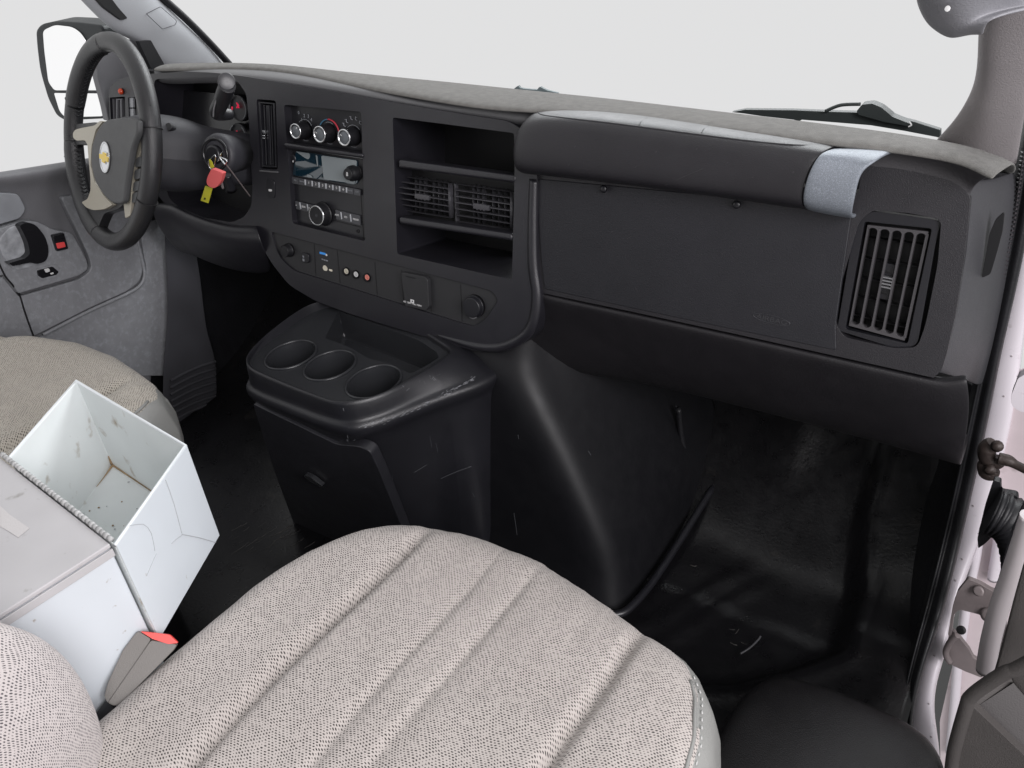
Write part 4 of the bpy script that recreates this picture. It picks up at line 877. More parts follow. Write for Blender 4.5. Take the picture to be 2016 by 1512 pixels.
# ================================================================== SEATS
from mathutils import noise as mn
def interp(tab, v):
    if v <= tab[0][0]: return tab[0][1]
    for (a, b), (c, e) in zip(tab, tab[1:]):
        if v <= c: return b + (e - b) * (v - a) / (c - a)
    return tab[-1][1]
def cushion(name, parent, cloth, LT, RT, ztop, seams, y0, yf, welt, dx=0, bol=.006, rr=.05, wall=.17):
    NY, NX = 150, 130
    ysr = [y0 + (yf - y0) * (1 - (1 - i / NY) ** 1.6) for i in range(NY + 1)]
    bounds = [(interp(LT, v), interp(RT, v)) for v in ysr]
    def front(xx):
        for i in range(NY, -1, -1):
            if bounds[i][0] <= xx <= bounds[i][1]: return ysr[i]
        return y0
    ft = [(-.76 + k * .01, front(-.76 + k * .01)) for k in range(66)]
    bm = bmesh.new(); uvl = bm.loops.layers.uv.new('UVMap'); vs = []; info = {}
    for i, yy in enumerate(ysr):
        L_, R_ = bounds[i]; row = []
        for j in range(NX + 1):
            t = j / NX; t = t + .10 * sin(2 * pi * t) / (2 * pi) * -1
            xx = L_ + (R_ - L_) * t
            dxb = max(0, min(xx - L_, R_ - xx)); dyb = max(0, yf - yy)
            dyb = min(dyb, max(0, interp(ft, xx) - yy) + (0 if .02 < t < .98 else 0))
            dd = dxb * dyb / math.sqrt(dxb * dxb + dyb * dyb + 1e-9) * 1.0
            dd = min(dd, rr); drop = rr - math.sqrt(max(0, rr * rr - (rr - dd) ** 2))
            zz = ztop - drop * .95
            bl_ = bol * max(0, min(1, (yf - yy) / .12)) ** .5; ed = [L_ - .02] + [s[0] for s in seams] + [R_ + .02]
            for a, b in zip(ed, ed[1:]):
                if a <= xx <= b:
                    m_ = (xx - (a + b) / 2) / ((b - a) / 2); zz += bl_ * (1 - m_ ** 4) * .5
            for sx_, dp, wd, ye in seams:
                fade = max(0, min(1, (ye - yy) / .06)); g = math.exp(-((xx - sx_ - .006 * sin(yy * 14)) / wd) ** 2); zz -= dp * g * fade
            zz += .012 * ((xx - (L_ + R_) / 2) / .3) ** 2
            zz -= .006 * max(0, (yy - .45) / .2) ** 2
            zz += .003 * mn.noise(Vector((xx * 9, yy * 9, 1))) + .0012 * mn.noise(Vector((xx * 40, yy * 26, 4)))
            v_ = bm.verts.new((xx + dx, yy, H + zz)); row.append(v_); info[v_] = (xx, yy, R_ - xx, min(dxb, dyb))
        vs.append(row)
    uvd = {}
    for i in range(NY + 1):
        for j in range(NX + 1):
            v_ = vs[i][j]; uvd[v_] = (info[v_][0] + .0, info[v_][1] - (v_.co.z - H - ztop) * .5)
    for i in range(NY):
        for j in range(NX):
            q_ = [vs[i][j], vs[i][j + 1], vs[i + 1][j + 1], vs[i + 1][j]]
            f = bm.faces.new(q_); f.material_index = 1 if all(info[v_][2] < welt for v_ in q_) and info[q_[0]][1] < yf - .02 else 0
    border = [vs[i][0] for i in range(NY + 1)] + vs[NY][1:] + [vs[i][NX] for i in range(NY - 1, -1, -1)]
    prev = border; cx_ = (LT[0][1] + RT[0][1]) / 2 + dx
    for st_, (o, dz) in enumerate(((.006, -.03), (.004, -.08), (-.012, -wall))):
        cur = []
        for b in border:
            n_ = Vector((b.co.x - cx_, (b.co.y - .3) if b.co.y > .4 else 0, 0)).normalized()
            c_ = bm.verts.new(b.co + n_ * o + Vector((0, 0, dz))); cur.append(c_); uvd[c_] = (uvd[b][0] + n_.x * -dz, uvd[b][1] + n_.y * -dz)
        for i in range(len(border) - 1):
            f = bm.faces.new([prev[i], prev[i + 1], cur[i + 1], cur[i]]); f.material_index = 1 if (i > NY + NX * .8) else (0 if st_ < 2 else 1)
        prev = cur
    for f in bm.faces:
        f.smooth = True
        for l in f.loops: l[uvl].uv = uvd[l.vert]
    bmesh.ops.recalc_face_normals(bm, faces=bm.faces)
    me = bpy.data.meshes.new(name); bm.to_mesh(me); bm.free()
    o = link(name, me, cloth, parent); me.materials.append(vinyl)
    for m_ in [m_ for m_ in o.modifiers]: o.modifiers.remove(m_)
    return o, bounds, ysr
PS = thing('passenger_seat', V(-.44, .3, -1.25), 'near seat in beige mesh cloth with sewn flutes and grey vinyl side', 'seat')
LT = [(0, -.750), (.35, -.750), (.44, -.742), (.52, -.726), (.586, -.698), (.630, -.660), (.655, -.615), (.672, -.54)]
RT = [(0, -.130), (.45, -.136), (.503, -.145), (.556, -.165), (.591, -.193), (.612, -.225), (.630, -.285), (.652, -.36), (.672, -.44)]
o, bd, yr = cushion('seat_cushion', PS, seatf, LT, RT, -.788, [(-.602, .015, .009, .645), (-.490, .004, .004, .64), (-.435, .004, .004, .64), (-.283, .013, .008, .64)], -.12, .672, .024)
def welt_line(bd, yr, inset, ylo, yhi, ztop, dx=0, rr=.05):
    P = []
    for (L_, R_), yy in zip(bd, yr):
        if ylo <= yy <= yhi: P.append((R_ - inset + dx, yy))
    return P
me_ = bpy.data.objects['seat_cushion'].data
def snap(o, xx, yy, up=.001):
    "height of the cushion under a point"
    best = None; bdist = 9
    for v_ in o.data.vertices:
        dd_ = (v_.co.x - xx) ** 2 + (v_.co.y - yy) ** 2
        if dd_ < bdist and v_.co.z > H - .90: bdist = dd_; best = v_.co.z
    return Vector((xx, yy, best + up))
wl = welt_line(bd, yr, .026, .1, .585, 0)[::5]
tube('welt', [snap(o, a, b, .0005) for a, b in wl], .0022, vinyl, PS, k=8, n=2)
st_m = mat('stitch_thread', (.5, .5, .49), .7)
SP = [snap(o, a + .008, b, .0018) for a, b in welt_line(bd, yr, .026, .1, .585, 0)]
dash_ = []
for i in range(0, len(SP) - 2, 2): dash_.append(tube('stitch_tmp', [SP[i], SP[i].lerp(SP[i + 1], .9)], .0009, st_m, None, k=5, n=1, smoothc=False))
join('stitching', dash_, st_m, PS)
# backrest, only its inner bolster is in view
A = [(-120, 1185), (-50, 1205), (0, 1222), (60, 1238), (110, 1270), (150, 1312), (183, 1370), (206, 1440), (222, 1540), (230, 1640)]
def inw(k): return [(lerp(a, -150, k), lerp(b, 1640, k)) for a, b in A]
BR = [[x(a, b, -.74) for a, b in inw(.06)], [x(a, b, -.725) for a, b in inw(.02)], [x(a, b, -.705) for a, b in A], [x(a, b, -.685) for a, b in inw(.04)], [x(a, b, -.66) for a, b in inw(.16)], [x(a, b, -.635) for a, b in inw(.34)], [x(a, b, -.615) for a, b in inw(.60)], [x(a, b, -.60) for a, b in inw(.9)]]
grid('backrest', BR, seatb, PS, sub=3, solid=.004)
# seat pedestal
solids('seat_base', [([V(-.70, .50, -.95), V(-.20, .50, -.95), V(-.20, -.3, -.95), V(-.70, -.3, -.95)], (0, 0, -.30))], rub, PS, bev=.02)
# driver seat
DS = thing('driver_seat', V(-1.4, .3, -1.25), 'far seat in tan mesh cloth, partly hidden by the white steel box', 'seat')
LT2 = [(0, -1.72), (.45, -1.72), (.60, -1.685), (.66, -1.63), (.70, -1.55), (.722, -1.47)]
RT2 = [(0, -1.098), (.50, -1.100), (.60, -1.115), (.645, -1.140), (.68, -1.19), (.70, -1.26), (.722, -1.37)]
sh_ = .96
o2, bd2, yr2 = cushion('seat_cushion', DS, seatd, [(a, b + sh_) for a, b in LT2], [(a, b + sh_) for a, b in RT2], -.745, [(-1.60 + sh_, .016, .012, .69), (-1.24 + sh_, .016, .012, .66)], -.12, .722, .020, dx=-sh_)
wl = welt_line(bd2, yr2, .022, .1, .64, 0, -sh_)[::5]
tube('welt', [snap(o2, a, b, .0005) for a, b in wl], .0025, vinyl, DS, k=8, n=2)
solids('seat_base', [([V(-1.66, .55, -.92), V(-1.15, .55, -.92), V(-1.15, -.3, -.92), V(-1.66, -.3, -.92)], (0, 0, -.33))], rub, DS, bev=.02)

# ================================================================== WHITE STEEL BOX between the seats
ZB = -.62
BX = thing('steel_box', V(-1.0, .3, -1.25), 'white steel box between the seats, closed lid beside an open empty bin', 'metal box')
a_ = z(215, 1070, ZB); b_ = z(5, 905, ZB); hd_ = (b_ - a_).normalized(); bk_ = Vector((hd_.y, -hd_.x, 0)); bk_ = bk_ if bk_.y < 0 else -bk_
fl_ = Vector((0, 0, 1))
W_ = (b_ - a_).length + .01
def bxq(p, q_, r_, s_): return [p, q_, r_, s_]
c_ = a_ + bk_ * .42; dd_ = a_ + hd_ * W_ + bk_ * .42; e_ = a_ + hd_ * W_
low_ = Vector((0, 0, -.006))
solids('box_body', [([p + low_ for p in (a_, e_, dd_, c_)], (0, 0, -.54))], white, BX, bev=.003, seg=2)
solids('lid', [([a_ - hd_ * .002 + Vector((0, 0, .001)), e_ + Vector((0, 0, .001)), dd_ + Vector((0, 0, .001)), c_ - hd_ * .002 + Vector((0, 0, .001))], (0, 0, -.006))], whitel, BX, bev=.0015)
solids('lid_flange', [([a_ - hd_ * .004 + Vector((0, 0, -.0055)), a_ - hd_ * .0015 + Vector((0, 0, -.0055)), c_ - hd_ * .0015 + Vector((0, 0, -.0055)), c_ - hd_ * .004 + Vector((0, 0, -.0055))], (0, 0, -.010))], whitel, BX, bev=.0006)
# torn label residue on the lid
solids('label_residue', [([z(px, py, ZB + .0014) for px, py in ((0, 995), (18, 1012), (58, 1040), (36, 1058), (14, 1044), (0, 1036))], (0, 0, -.0003))], mat('paper_residue', (.52, .50, .50), .7, .2, 300), BX)
# piano hinge
nh = 34; hp = []
for i in range(nh):
    p0 = a_.lerp(e_, i / nh + .001) - bk_ * .004 + Vector((0, 0, .002)); p1 = a_.lerp(e_, (i + .86) / nh) - bk_ * .004 + Vector((0, 0, .002))
    hp.append(tube('k', [p0, p1], .0034 if i % 2 else .0029, None, None, k=8, n=1, smoothc=False))
hg = join('piano_hinge', hp, mat('hinge_painted', (.42, .42, .42), .4, .2, 200, .2, 60), BX)
# open bin
r1_ = z(150, 750, ZB); r2_ = z(365, 878, ZB); r3_ = z(226, 1074, ZB); r4_ = z(18, 902, ZB)
BD = .150; mid_ = (r1_ + r2_ + r3_ + r4_) / 4
bv_ = []; dn = Vector((0, 0, -BD))
R_ = [r1_, r2_, r3_, r4_]
vs_l = R_ + [p + dn for p in R_]
me = bpy.data.meshes.new('open_bin'); me.from_pydata(vs_l, [], [(0, 1, 5, 4), (1, 2, 6, 5), (2, 3, 7, 6), (3, 0, 4, 7), (4, 5, 6, 7)])
ob = link('open_bin', me, whitei, BX, smooth=False, solid=.0025, bev=.0006, seg=1)
me.materials.append(white)
# outer skins are cleaner paint
for nm, p, q_ in (('bin_side', r1_, r2_), ('bin_side', r2_, r3_)):
    n_ = Vector(((q_ - p).y, -(q_ - p).x, 0)).normalized(); n_ = n_ if n_.dot((p + q_) / 2 - mid_) > 0 else -n_
    solids(nm, [([p + n_ * .0022, q_ + n_ * .0022, q_ + dn + n_ * .0022, p + dn + n_ * .0022], -n_ * .001)], white, BX, bev=.0004, seg=1)
edge_l = mat('worn_edge', (.70, .73, .75), .35)
tube('bin_rim', [r4_, r1_, r2_, r3_], .0022, edge_l, BX, k=8, n=1, smoothc=False)
# folded gusset lines, rust stains and debris in the bin
cr = mat('crease_grey', (.42, .43, .45), .5); rs_m = mat('rust_stain', (.30, .21, .12), .8, var=.3, vs_=60)
ibc = r1_ + dn; ib2 = r2_ + dn; ib3 = r3_ + dn; ib4 = r4_ + dn; up_ = Vector((0, 0, .003))
q_in = (mid_ + dn - ibc).normalized()
tube('rust_seam', [ibc.lerp(mid_ + dn, .03) + up_, ibc.lerp(ib2, .2).lerp(mid_ + dn, .03) + up_, ibc.lerp(ib2, .5).lerp(mid_ + dn, .03) + up_, ibc.lerp(ib2, .7).lerp(mid_ + dn, .03) + up_], [.0018, .0011, .0007, .0004], rs_m, BX, k=6)
tube('rust_seam', [ibc.lerp(mid_ + dn, .04) + up_, ibc.lerp(ib4, .16).lerp(mid_ + dn, .04) + up_, ibc.lerp(ib4, .3).lerp(mid_ + dn, .03) + up_], [.0018, .0008, .0004], rs_m, BX, k=6)
tube('rust_run', [ibc + q_in * .005 + Vector((0, 0, .004)), ibc + q_in * .004 + Vector((0, 0, .018))], [.0022, .0008], rs_m, BX, k=6)
for k in range(16):
    t_, s_ = random.uniform(.05, .6), random.uniform(.05, .7)
    p = ibc.lerp(ib2, t_).lerp(ib4.lerp(ib3, t_), s_) + Vector((0, 0, .003)); r_ = random.uniform(.0006, .0018)
    lathe('debris', p, Vector((0, 0, 1)), [(r_, 0), (r_ * .7, r_ * .6)], rs_m if k % 2 else cr, BX, k=6)
# gusset fold lines on the bin's right face and inside
sn_ = Vector(((r3_ - r2_).y, -(r3_ - r2_).x, 0)).normalized(); sn_ = sn_ if sn_.dot((r2_ + r3_) / 2 - mid_) > 0 else -sn_
SPn = Pl(r2_ + sn_ * .0026, sn_)
def crl(nm, pts, r=.0006): tube(nm, [SPn.at(a, b) for a, b in pts], r * .7, cr, BX, k=5, n=2)
crl('crease_line', [(326, 945), (342, 990), (358, 1050)]); crl('crease_line', [(358, 1052), (390, 1058), (425, 1068)]); crl('crease_line', [(358, 1054), (346, 1062), (338, 1070)])
crl('crease_line', [(255, 1035), (282, 1032), (298, 1050), (305, 1085)], .0004); crl('crease_line', [(308, 1090), (298, 1112), (289, 1134)], .0005)
# seat-belt buckle standing beside the cushion
BP = Pl((-.742, .30, H - .765), Vector((.62, -.42, .66)))
BK = thing('seat_belt_buckle', BP.at(250, 1330), 'grey seat belt buckle with red release button beside the near cushion', 'buckle')
bn = BP.n
tp_ = [BP.at(a, b, .004) for a, b in ((297, 1259), (351, 1268), (337, 1276), (232, 1389), (212, 1384))]
solids('buckle_body', [([BP.at(a, b, .004) for a, b in rnd([(297, 1260), (349, 1268), (342, 1280), (240, 1384), (226, 1391), (211, 1384)], 6)], -bn * .014)], bucklem, BK, bev=.004, seg=4)
solids('buckle_side', [([BP.at(a, b, .002) for a, b in rnd([(271, 1242), (298, 1258), (213, 1386), (205, 1372), (212, 1345), (242, 1280)], 6)], -bn * .012)], bucklem, BK, bev=.003, seg=3)
solids('release_button', [([BP.at(a, b, .0055) for a, b in rnd([(276, 1243), (334, 1250), (351, 1266), (331, 1268), (300, 1258)], 3)], -bn * .008)], red, BK, bev=.0015)
tube('buckle_strap', [BP.at(222, 1385, -.004), BP.at(205, 1405, -.006), BP.at(190, 1430, -.008)], .010, rub, BK, k=8, flat=.4)

# ================================================================== DRIVER DOOR
DD = thing('driver_door', V(-1.8, .8, -1.25), 'far grey door panel with black pull handle and switches behind the steering wheel', 'door')
XD = -1.80
def xd(a, b, o=0): return x(a, b, XD + o)
XP = Vector((1, 0, 0))
def xs_(name, polys, off, dep, m, parent=DD, bev=.003, seg=3): return solids(name, [([xd(a, b, off) for a, b in p], -XP * dep) for p in polys], m, parent, bev, seg)
# main skin: belt line ledge, recessed upper, lower panel
cx0 = [-60, 0, 60, 125, 200, 260, 300]
rows = [[xd(a, 343 - (a * .16), -.09) for a in cx0], [xd(a, 337 - (a * .16), -.03) for a in cx0], [xd(a, 340 - a * .14, .0) for a in cx0], [xd(a, 352 - a * .12, .012) for a in cx0], [xd(a, 368 - a * .10, .0) for a in cx0], [xd(a, 385 - a * .10, -.012) for a in cx0],
        [xd(a, 470, -.012) for a in cx0], [xd(a, 560, -.010) for a in cx0], [xd(a, 640, -.006) for a in cx0], [xd(a, 720, -.004) for a in cx0], [xd(a, 800, -.004) for a in cx0]]
grid('door_skin', rows, grey2, DD, sub=2, solid=.004)
# lower smooth panel with curled front edge and groove
xs_('lower_panel', [rnd([(70, 668, 4), (176, 614, 6), (251, 580, 14), (283, 558, 16), (290, 535, 12), (283, 500, 10), (275, 440, 4), (330, 430, 4), (345, 560, 10), (345, 740, 4), (60, 740, 4)], 10)], -.004, .01, grey, bev=.006, seg=4)
xs_('main_panel', [rnd([(-60, 545), (8, 545, 2), (38, 584, 4), (160, 549, 16), (182, 530, 14), (176, 505, 12), (150, 450, 10), (120, 388, 8), (262, 372, 8), (272, 440, 10), (276, 500, 16), (282, 535, 20), (274, 556, 16), (250, 574, 8), (176, 607, 4), (72, 660, 4), (-60, 690)], 8)], .004, .014, grey, bev=.005, seg=4)
xs_('armrest', [rnd([(-60, 462), (0, 450), (38, 438, 10), (70, 434, 20), (104, 452, 10), (142, 459, 6), (160, 490, 10), (173, 517, 10), (174, 530, 10), (156, 543, 10), (38, 578, 3), (8, 541, 3), (-60, 560)], 8)], .022, .03, grey, bev=.006, seg=4)
xs_('pull_cup', [rnd([(-60, 375), (0, 380, 2), (36, 382, 8), (52, 412, 10), (40, 430, 8), (0, 442, 4), (-60, 450)], 6)], .012, .03, mat('pull_cup_grey', (.24, .25, .27), .5, .6, 500, .15, 14), bev=.006, seg=4)
xs_('handle_recess', [rnd([(-4, 474, 12), (20, 446, 12), (66, 440, 20), (92, 464, 12), (105, 493, 10), (98, 513, 8), (38, 533, 6), (22, 528, 6), (4, 500, 8)], 8)], .0245, .004, mat('worn_light_grey', (.30, .31, .33), .55, .6, 400, .3, 60), bev=.003)
xs_('door_handle', [rnd([(38, 444, 5), (54, 437, 8), (71, 443, 10), (90, 466, 12), (97, 494, 12), (92, 514, 8), (74, 520, 6), (60, 517, 4), (25, 524, 2), (18, 518, 1), (49, 509, 3), (59, 500, 5), (56, 480, 10), (46, 458, 8)], 5)], .042, .018, gloss, bev=.006, seg=5)
xs_('window_switch', [rnd([(103, 463), (126, 458), (135, 490), (113, 495)], 3)], .030, .008, bezel, bev=.001)
xs_('switch_key', [rnd([(105, 465), (125, 460), (129, 470), (108, 474)], 2)], .034, .005, gloss, bev=.001)
xs_('red_marker', [rnd([(111, 479), (127, 476), (130, 486), (114, 490)], 2)], .0325, .004, mat('red_marker', (.8, .08, .08), .4), bev=.0008)
xs_('switch_bezel', [rnd([(70, 530, 6), (112, 520, 6), (122, 535, 6), (118, 544, 5), (84, 553, 6), (76, 549, 5)], 5)], .0245, .004, grey, bev=.0015)
xs_('lock_switch', [rnd([(74, 533), (104, 525), (116, 535), (112, 541), (84, 548), (76, 543)], 2)], .028, .005, gloss, bev=.001)
xs_('lock_mark', [rnd([(87, 530), (96, 528), (99, 534), (91, 537)], 2), [(99, 538), (105, 536), (106, 539), (101, 541)]], .0295, .002, markw, bev=0)
tube('panel_gap', [xd(a, b, .0055 if b > 560 else .023) for a, b in ((-4, 514), (10, 543), (24, 560), (38, 580), (46, 605), (55, 632), (66, 662))], .0018, deep, DD, k=6)
tube('panel_bead', [xd(a, b, .004) for a, b in ((85, 659), (176, 612), (251, 578), (277, 560), (284, 538), (278, 505), (270, 470))], .004, grey, DD, k=8)  # raised bead along the groove, in the panel's own grey
xs_('frame_cover', [rnd([(205, 70), (300, 84), (326, 160), (300, 200), (214, 240), (208, 210), (192, 150), (186, 100)], 6)], -.005, .02, grey2, bev=.003)
# dark lower trim and ribbed kick panel by the driver's feet
KP = thing('kick_panel', V(-1.76, 1.2, -1.1), 'dark ribbed kick panel below the driver door trim', 'trim panel')
grid('panel', [[x(a, b, -1.775) for a, b in r_] for r_ in ([(322, 400), (345, 410), (365, 440), (385, 480)], [(325, 480), (350, 500), (375, 520), (398, 560)], [(330, 560), (360, 590), (392, 619), (405, 640)], [(330, 640), (365, 655), (400, 660), (415, 675)], [(320, 720), (360, 712), (405, 705), (428, 712)], [(320, 800), (360, 790), (410, 780), (430, 790)], [(320, 900), (360, 890), (395, 870), (415, 860)])], greyd, KP, sub=2)
for k in range(11):
    yy = 716 + k * 13.5; tube('rib', [x(a, b, -1.772) for a, b in ((336, yy + 34), (365, yy + 18), (395, yy + 5), (424 - max(0, k - 6) * 3, yy - 4))], .0042, greyd, KP, k=8, n=3)
solids('side_wall', [([V(-1.86, 1.0, -1.27), V(-1.86, 1.75, -1.27), V(-1.86, 1.75, -.72), V(-1.86, 1.0, -.66)], (-.01, 0, 0)), ([V(-1.86, 1.64, -1.25), V(-.9, 1.64, -1.25), V(-.9, 1.64, -.70), V(-1.86, 1.64, -.70)], (0, .01, 0)), ([V(-1.86, .2, -1.25), V(-1.86, 1.0, -1.25), V(-1.86, 1.0, -.80), V(-1.86, .2, -.80)], (-.01, 0, 0))], rub, KP)
# pedals / small bracket deep in the driver footwell
PD = thing('hood_release', y(465, 680, 1.35), 'thin grey bracket deep in the dark driver footwell', 'bracket')
tube('bracket', [y(434, 662, 1.35), y(440, 700, 1.35)], .004, steel, PD, k=6, n=1, smoothc=False); tube('bracket', [y(440, 702, 1.35), y(482, 692, 1.35)], .003, steel, PD, k=6, n=1, smoothc=False)
solids('bracket_tag', [([y(a, b, 1.34) for a, b in ((468, 684), (478, 685), (478, 689), (468, 688))], (0, .004, 0))], mat('tag_grey', (.3, .3, .3), .5), PD)
# side mirror outside the driver window
MP = Pl((-2.08, 1.25, H - .4), Vector((.18, -.98, .05)))
MR = thing('side_mirror', MP.at(140, 140), 'black outside mirror with tall upper glass and small lower glass', 'mirror')
mo = rnd([(69, 60, 8), (79, 48, 8), (106, 42, 8), (150, 44, 10), (200, 50, 8), (206, 66, 10), (196, 130, 20), (215, 225, 8), (209, 234, 6), (126, 238, 8), (110, 228, 8), (93, 194, 10), (77, 140, 20), (71, 90, 10)], 8)
solids('mirror_housing', [([MP.at(a, b, 0) for a, b in mo], -MP.n * .07)], mirr_h, MR, bev=.010, seg=5)
ug = rnd([(84, 60, 8), (108, 49, 8), (143, 53, 10), (163, 68, 12), (175, 95, 10), (198, 172, 5), (194, 178, 4), (107, 178, 5), (95, 162, 8), (87, 100, 10)], 6)
lg = rnd([(106, 183, 3), (198, 184, 4), (208, 214, 6), (203, 229, 5), (128, 231, 5), (117, 219, 6)], 5)
mg = mat('mirror_glass', (.97, .97, .97), .03, metal=1)
for nm, g in (('mirror_glass', ug), ('mirror_glass', lg)): solids(nm, [([MP.at(a, b, .0035) for a, b in g], -MP.n * .003)], mg, MR, bev=.0006)
# ================================================================== PILLARS
XA = -1.775
PL = thing('driver_pillar', x(300, 60, XA), 'light grey windscreen pillar trim behind the steering wheel', 'pillar trim')
def xa(a, b, o=0): return x(a, b, XA + o)
PA = [[xa(a, b, o) for a, b, o in r_] for r_ in (
    [(100, -60, -.05), (150, -8, -.03), (205, 50, -.03), (238, 72, -.03), (268, 82, -.03), (290, 132, -.05)],
    [(110, -60, 0), (155, -8, .0), (212, 50, .0), (245, 68, .0), (285, 80, .0), (310, 133, -.02)],
    [(190, -60, .012), (215, -8, .012), (262, 40, .012), (290, 70, .006), (312, 95, -.004), (340, 133, -.006)],
    [(240, -60, .014), (262, -8, .014), (310, 40, .014), (335, 65, .008), (360, 95, .0), (385, 131, .0)],
    [(255, -60, .0), (305, -8, .0), (348, 34, .0), (378, 62, 0), (410, 92, 0), (440, 128, 0)],
    [(258, -62, -.04), (308, -10, -.04), (351, 32, -.04), (381, 60, -.04), (413, 90, -.04), (444, 128, -.04)])]
grid('pillar_trim', PA, pil, PL, sub=2, solid=.004)
tube('windscreen_rubber', [xa(a, b, -.012) for a, b in ((262, -62), (316, -8), (358, 30), (386, 57), (420, 92), (452, 127))], .0085, rub, PL, k=10)
xsp = lambda nm, P_, off, dep, m, bev=.002: solids(nm, [([xa(a, b, off) for a, b in P_], -XP * dep)], m, PL, bev, 3)
xsp('handle_slot', rnd([(186, -8), (216, -8), (234, 16), (252, 36), (240, 40), (205, 14)], 4), .0165, .01, deep)
tube('cover_outline', [xa(a, b, .0155) for a, b in rnd([(288, 27), (316, 13), (348, 41), (345, 49), (320, 57)], 3)], .0008, mat('groove_grey', (.12, .12, .13), .6), PL, closed=True, k=5, n=1)
solids('corner_speaker', [([xa(a, b, .018) for a, b in rnd([(273, 81), (297, 79), (328, 134), (298, 136)], 2)], -XP * .012)], rub, PL, bev=.003)
# passenger pillar with its grab handle
def yp(py): return lerp(1.25, .98, max(-.3, (300 - py) / 300))
def yq(a, b, o=0): return y(a, b, yp(b) + o)
PP = thing('passenger_pillar', y(1960, 250, 1.24), 'warm grey windscreen pillar trim at the right edge', 'pillar trim')
PI = [(1945, -40), (1930, 20), (1925, 72), (1925, 110), (1920, 160), (1904, 197), (1880, 236), (1842, 276), (1812, 312)]
PF = [(1960, -40), (1945, 20), (1936, 72), (1937, 120), (1934, 165), (1928, 210), (1921, 250), (1910, 292), (1900, 330)]
PO = [(2050, -40), (2045, 20), (2040, 72), (2034, 120), (2026, 170), (2022, 220), (2014, 262), (2006, 315), (1998, 350)]
grid('pillar_trim', [[yq(a, b, .05) for a, b in PI], [yq(a, b, .035) for a, b in PI], [yq(a, b, 0) for a, b in PF], [lerp(yq(a, b, 0), yq(c, e, .02), .5) for (a, b), (c, e) in zip(PF, PO)], [yq(a, b, .03) for a, b in PO]], pilr, PP, sub=2, solid=.004)
hm = mat('grab_handle_grey', (.25, .25, .27), .45, .6, 500, .1, 8)
HS = [(1790, -50), (1796, 0), (1803, 22), (1818, 50), (1840, 67), (1868, 81), (1892, 76), (1916, 71), (1935, 74)]
HRg = [(1822, -50), (1830, 0), (1838, 20), (1850, 42), (1862, 58), (1874, 70), (1894, 66), (1916, 60), (1938, 60)]
HI = [(1880, -60), (1885, -10), (1888, 0), (1892, 14), (1898, 28), (1904, 38), (1912, 40), (1925, 38), (1945, 35)]
grid('grab_handle', [[yq(a, b, -.02) for a, b in [(lerp(p[0], 1900, .15), lerp(p[1], 0, .15)) for p in HS]], [yq(a, b, -.06) for a, b in HS], [yq(a, b, -.075) for a, b in HRg], [yq(a, b, -.07) for a, b in HI], [yq(a + 60, b - 20, -.03) for a, b in HI], [yq(a + 120, b - 30, .0) for a, b in HI]], hm, PP, sub=2, solid=.004)
lathe('handle_screw', yq(1866, 17, -.082), Vector((-.3, -.9, .2)), [(.0028, 0), (.0024, .0012)], mat('screw_white', (.85, .85, .85), .3), PP, k=14)
# ================================================================== WIPERS outside the windscreen
WR = thing('windscreen_wiper', y(1650, 235, 1.5), 'black windscreen wiper with its arm, resting behind the dash top on the right', 'wiper', 'windscreen wipers')
wq = lambda a, b, o=0: y(a, b, 1.50 + o)
solids('wiper_blade', [([wq(a, b) for a, b in ((1440, 221), (1466, 216), (1560, 217), (1631, 220), (1700, 222), (1754, 229), (1800, 240), (1851, 256), (1851, 272), (1843, 270), (1780, 258), (1714, 247), (1640, 241), (1578, 236), (1574, 239), (1562, 236), (1500, 229), (1466, 224))], (0, .012, 0))], mat('wiper_black', (.025, .03, .03), .5), WR, bev=.001)
solids('wiper_pivot', [([wq(a, b, -.012) for a, b in rnd([(1686, 219), (1697, 206), (1717, 204), (1734, 211), (1748, 222), (1757, 230), (1790, 243), (1796, 250), (1740, 240), (1690, 226)], 3)], (0, .02, 0))], mat('wiper_black', (.025, .03, .03)), WR, bev=.002)
tube('wiper_arm', [wq(1625, 219, -.006), wq(1645, 210, -.006), wq(1662, 206, -.006), wq(1694, 205, -.006)], .003, mat('wiper_black', (.03, .035, .035)), WR, k=8)
tube('washer_hose', [wq(1790, 240, -.014), wq(1794, 246, -.014), wq(1788, 250, -.014)], .0012, markw, WR, k=5)
WL = thing('windscreen_wiper', y(1040, 176, 1.48), 'tips of a wiper just showing over the middle of the dash top', 'wiper', 'windscreen wipers')
solids('wiper_blade', [([y(a, b, 1.48) for a, b in ((1008, 178), (1014, 173), (1018, 170), (1021, 174), (1030, 176), (1056, 178), (1061, 172), (1066, 175), (1075, 179), (1095, 184), (1095, 192), (1008, 184))], (0, .01, 0))], mat('wiper_grey', (.12, .15, .16), .5), WL)

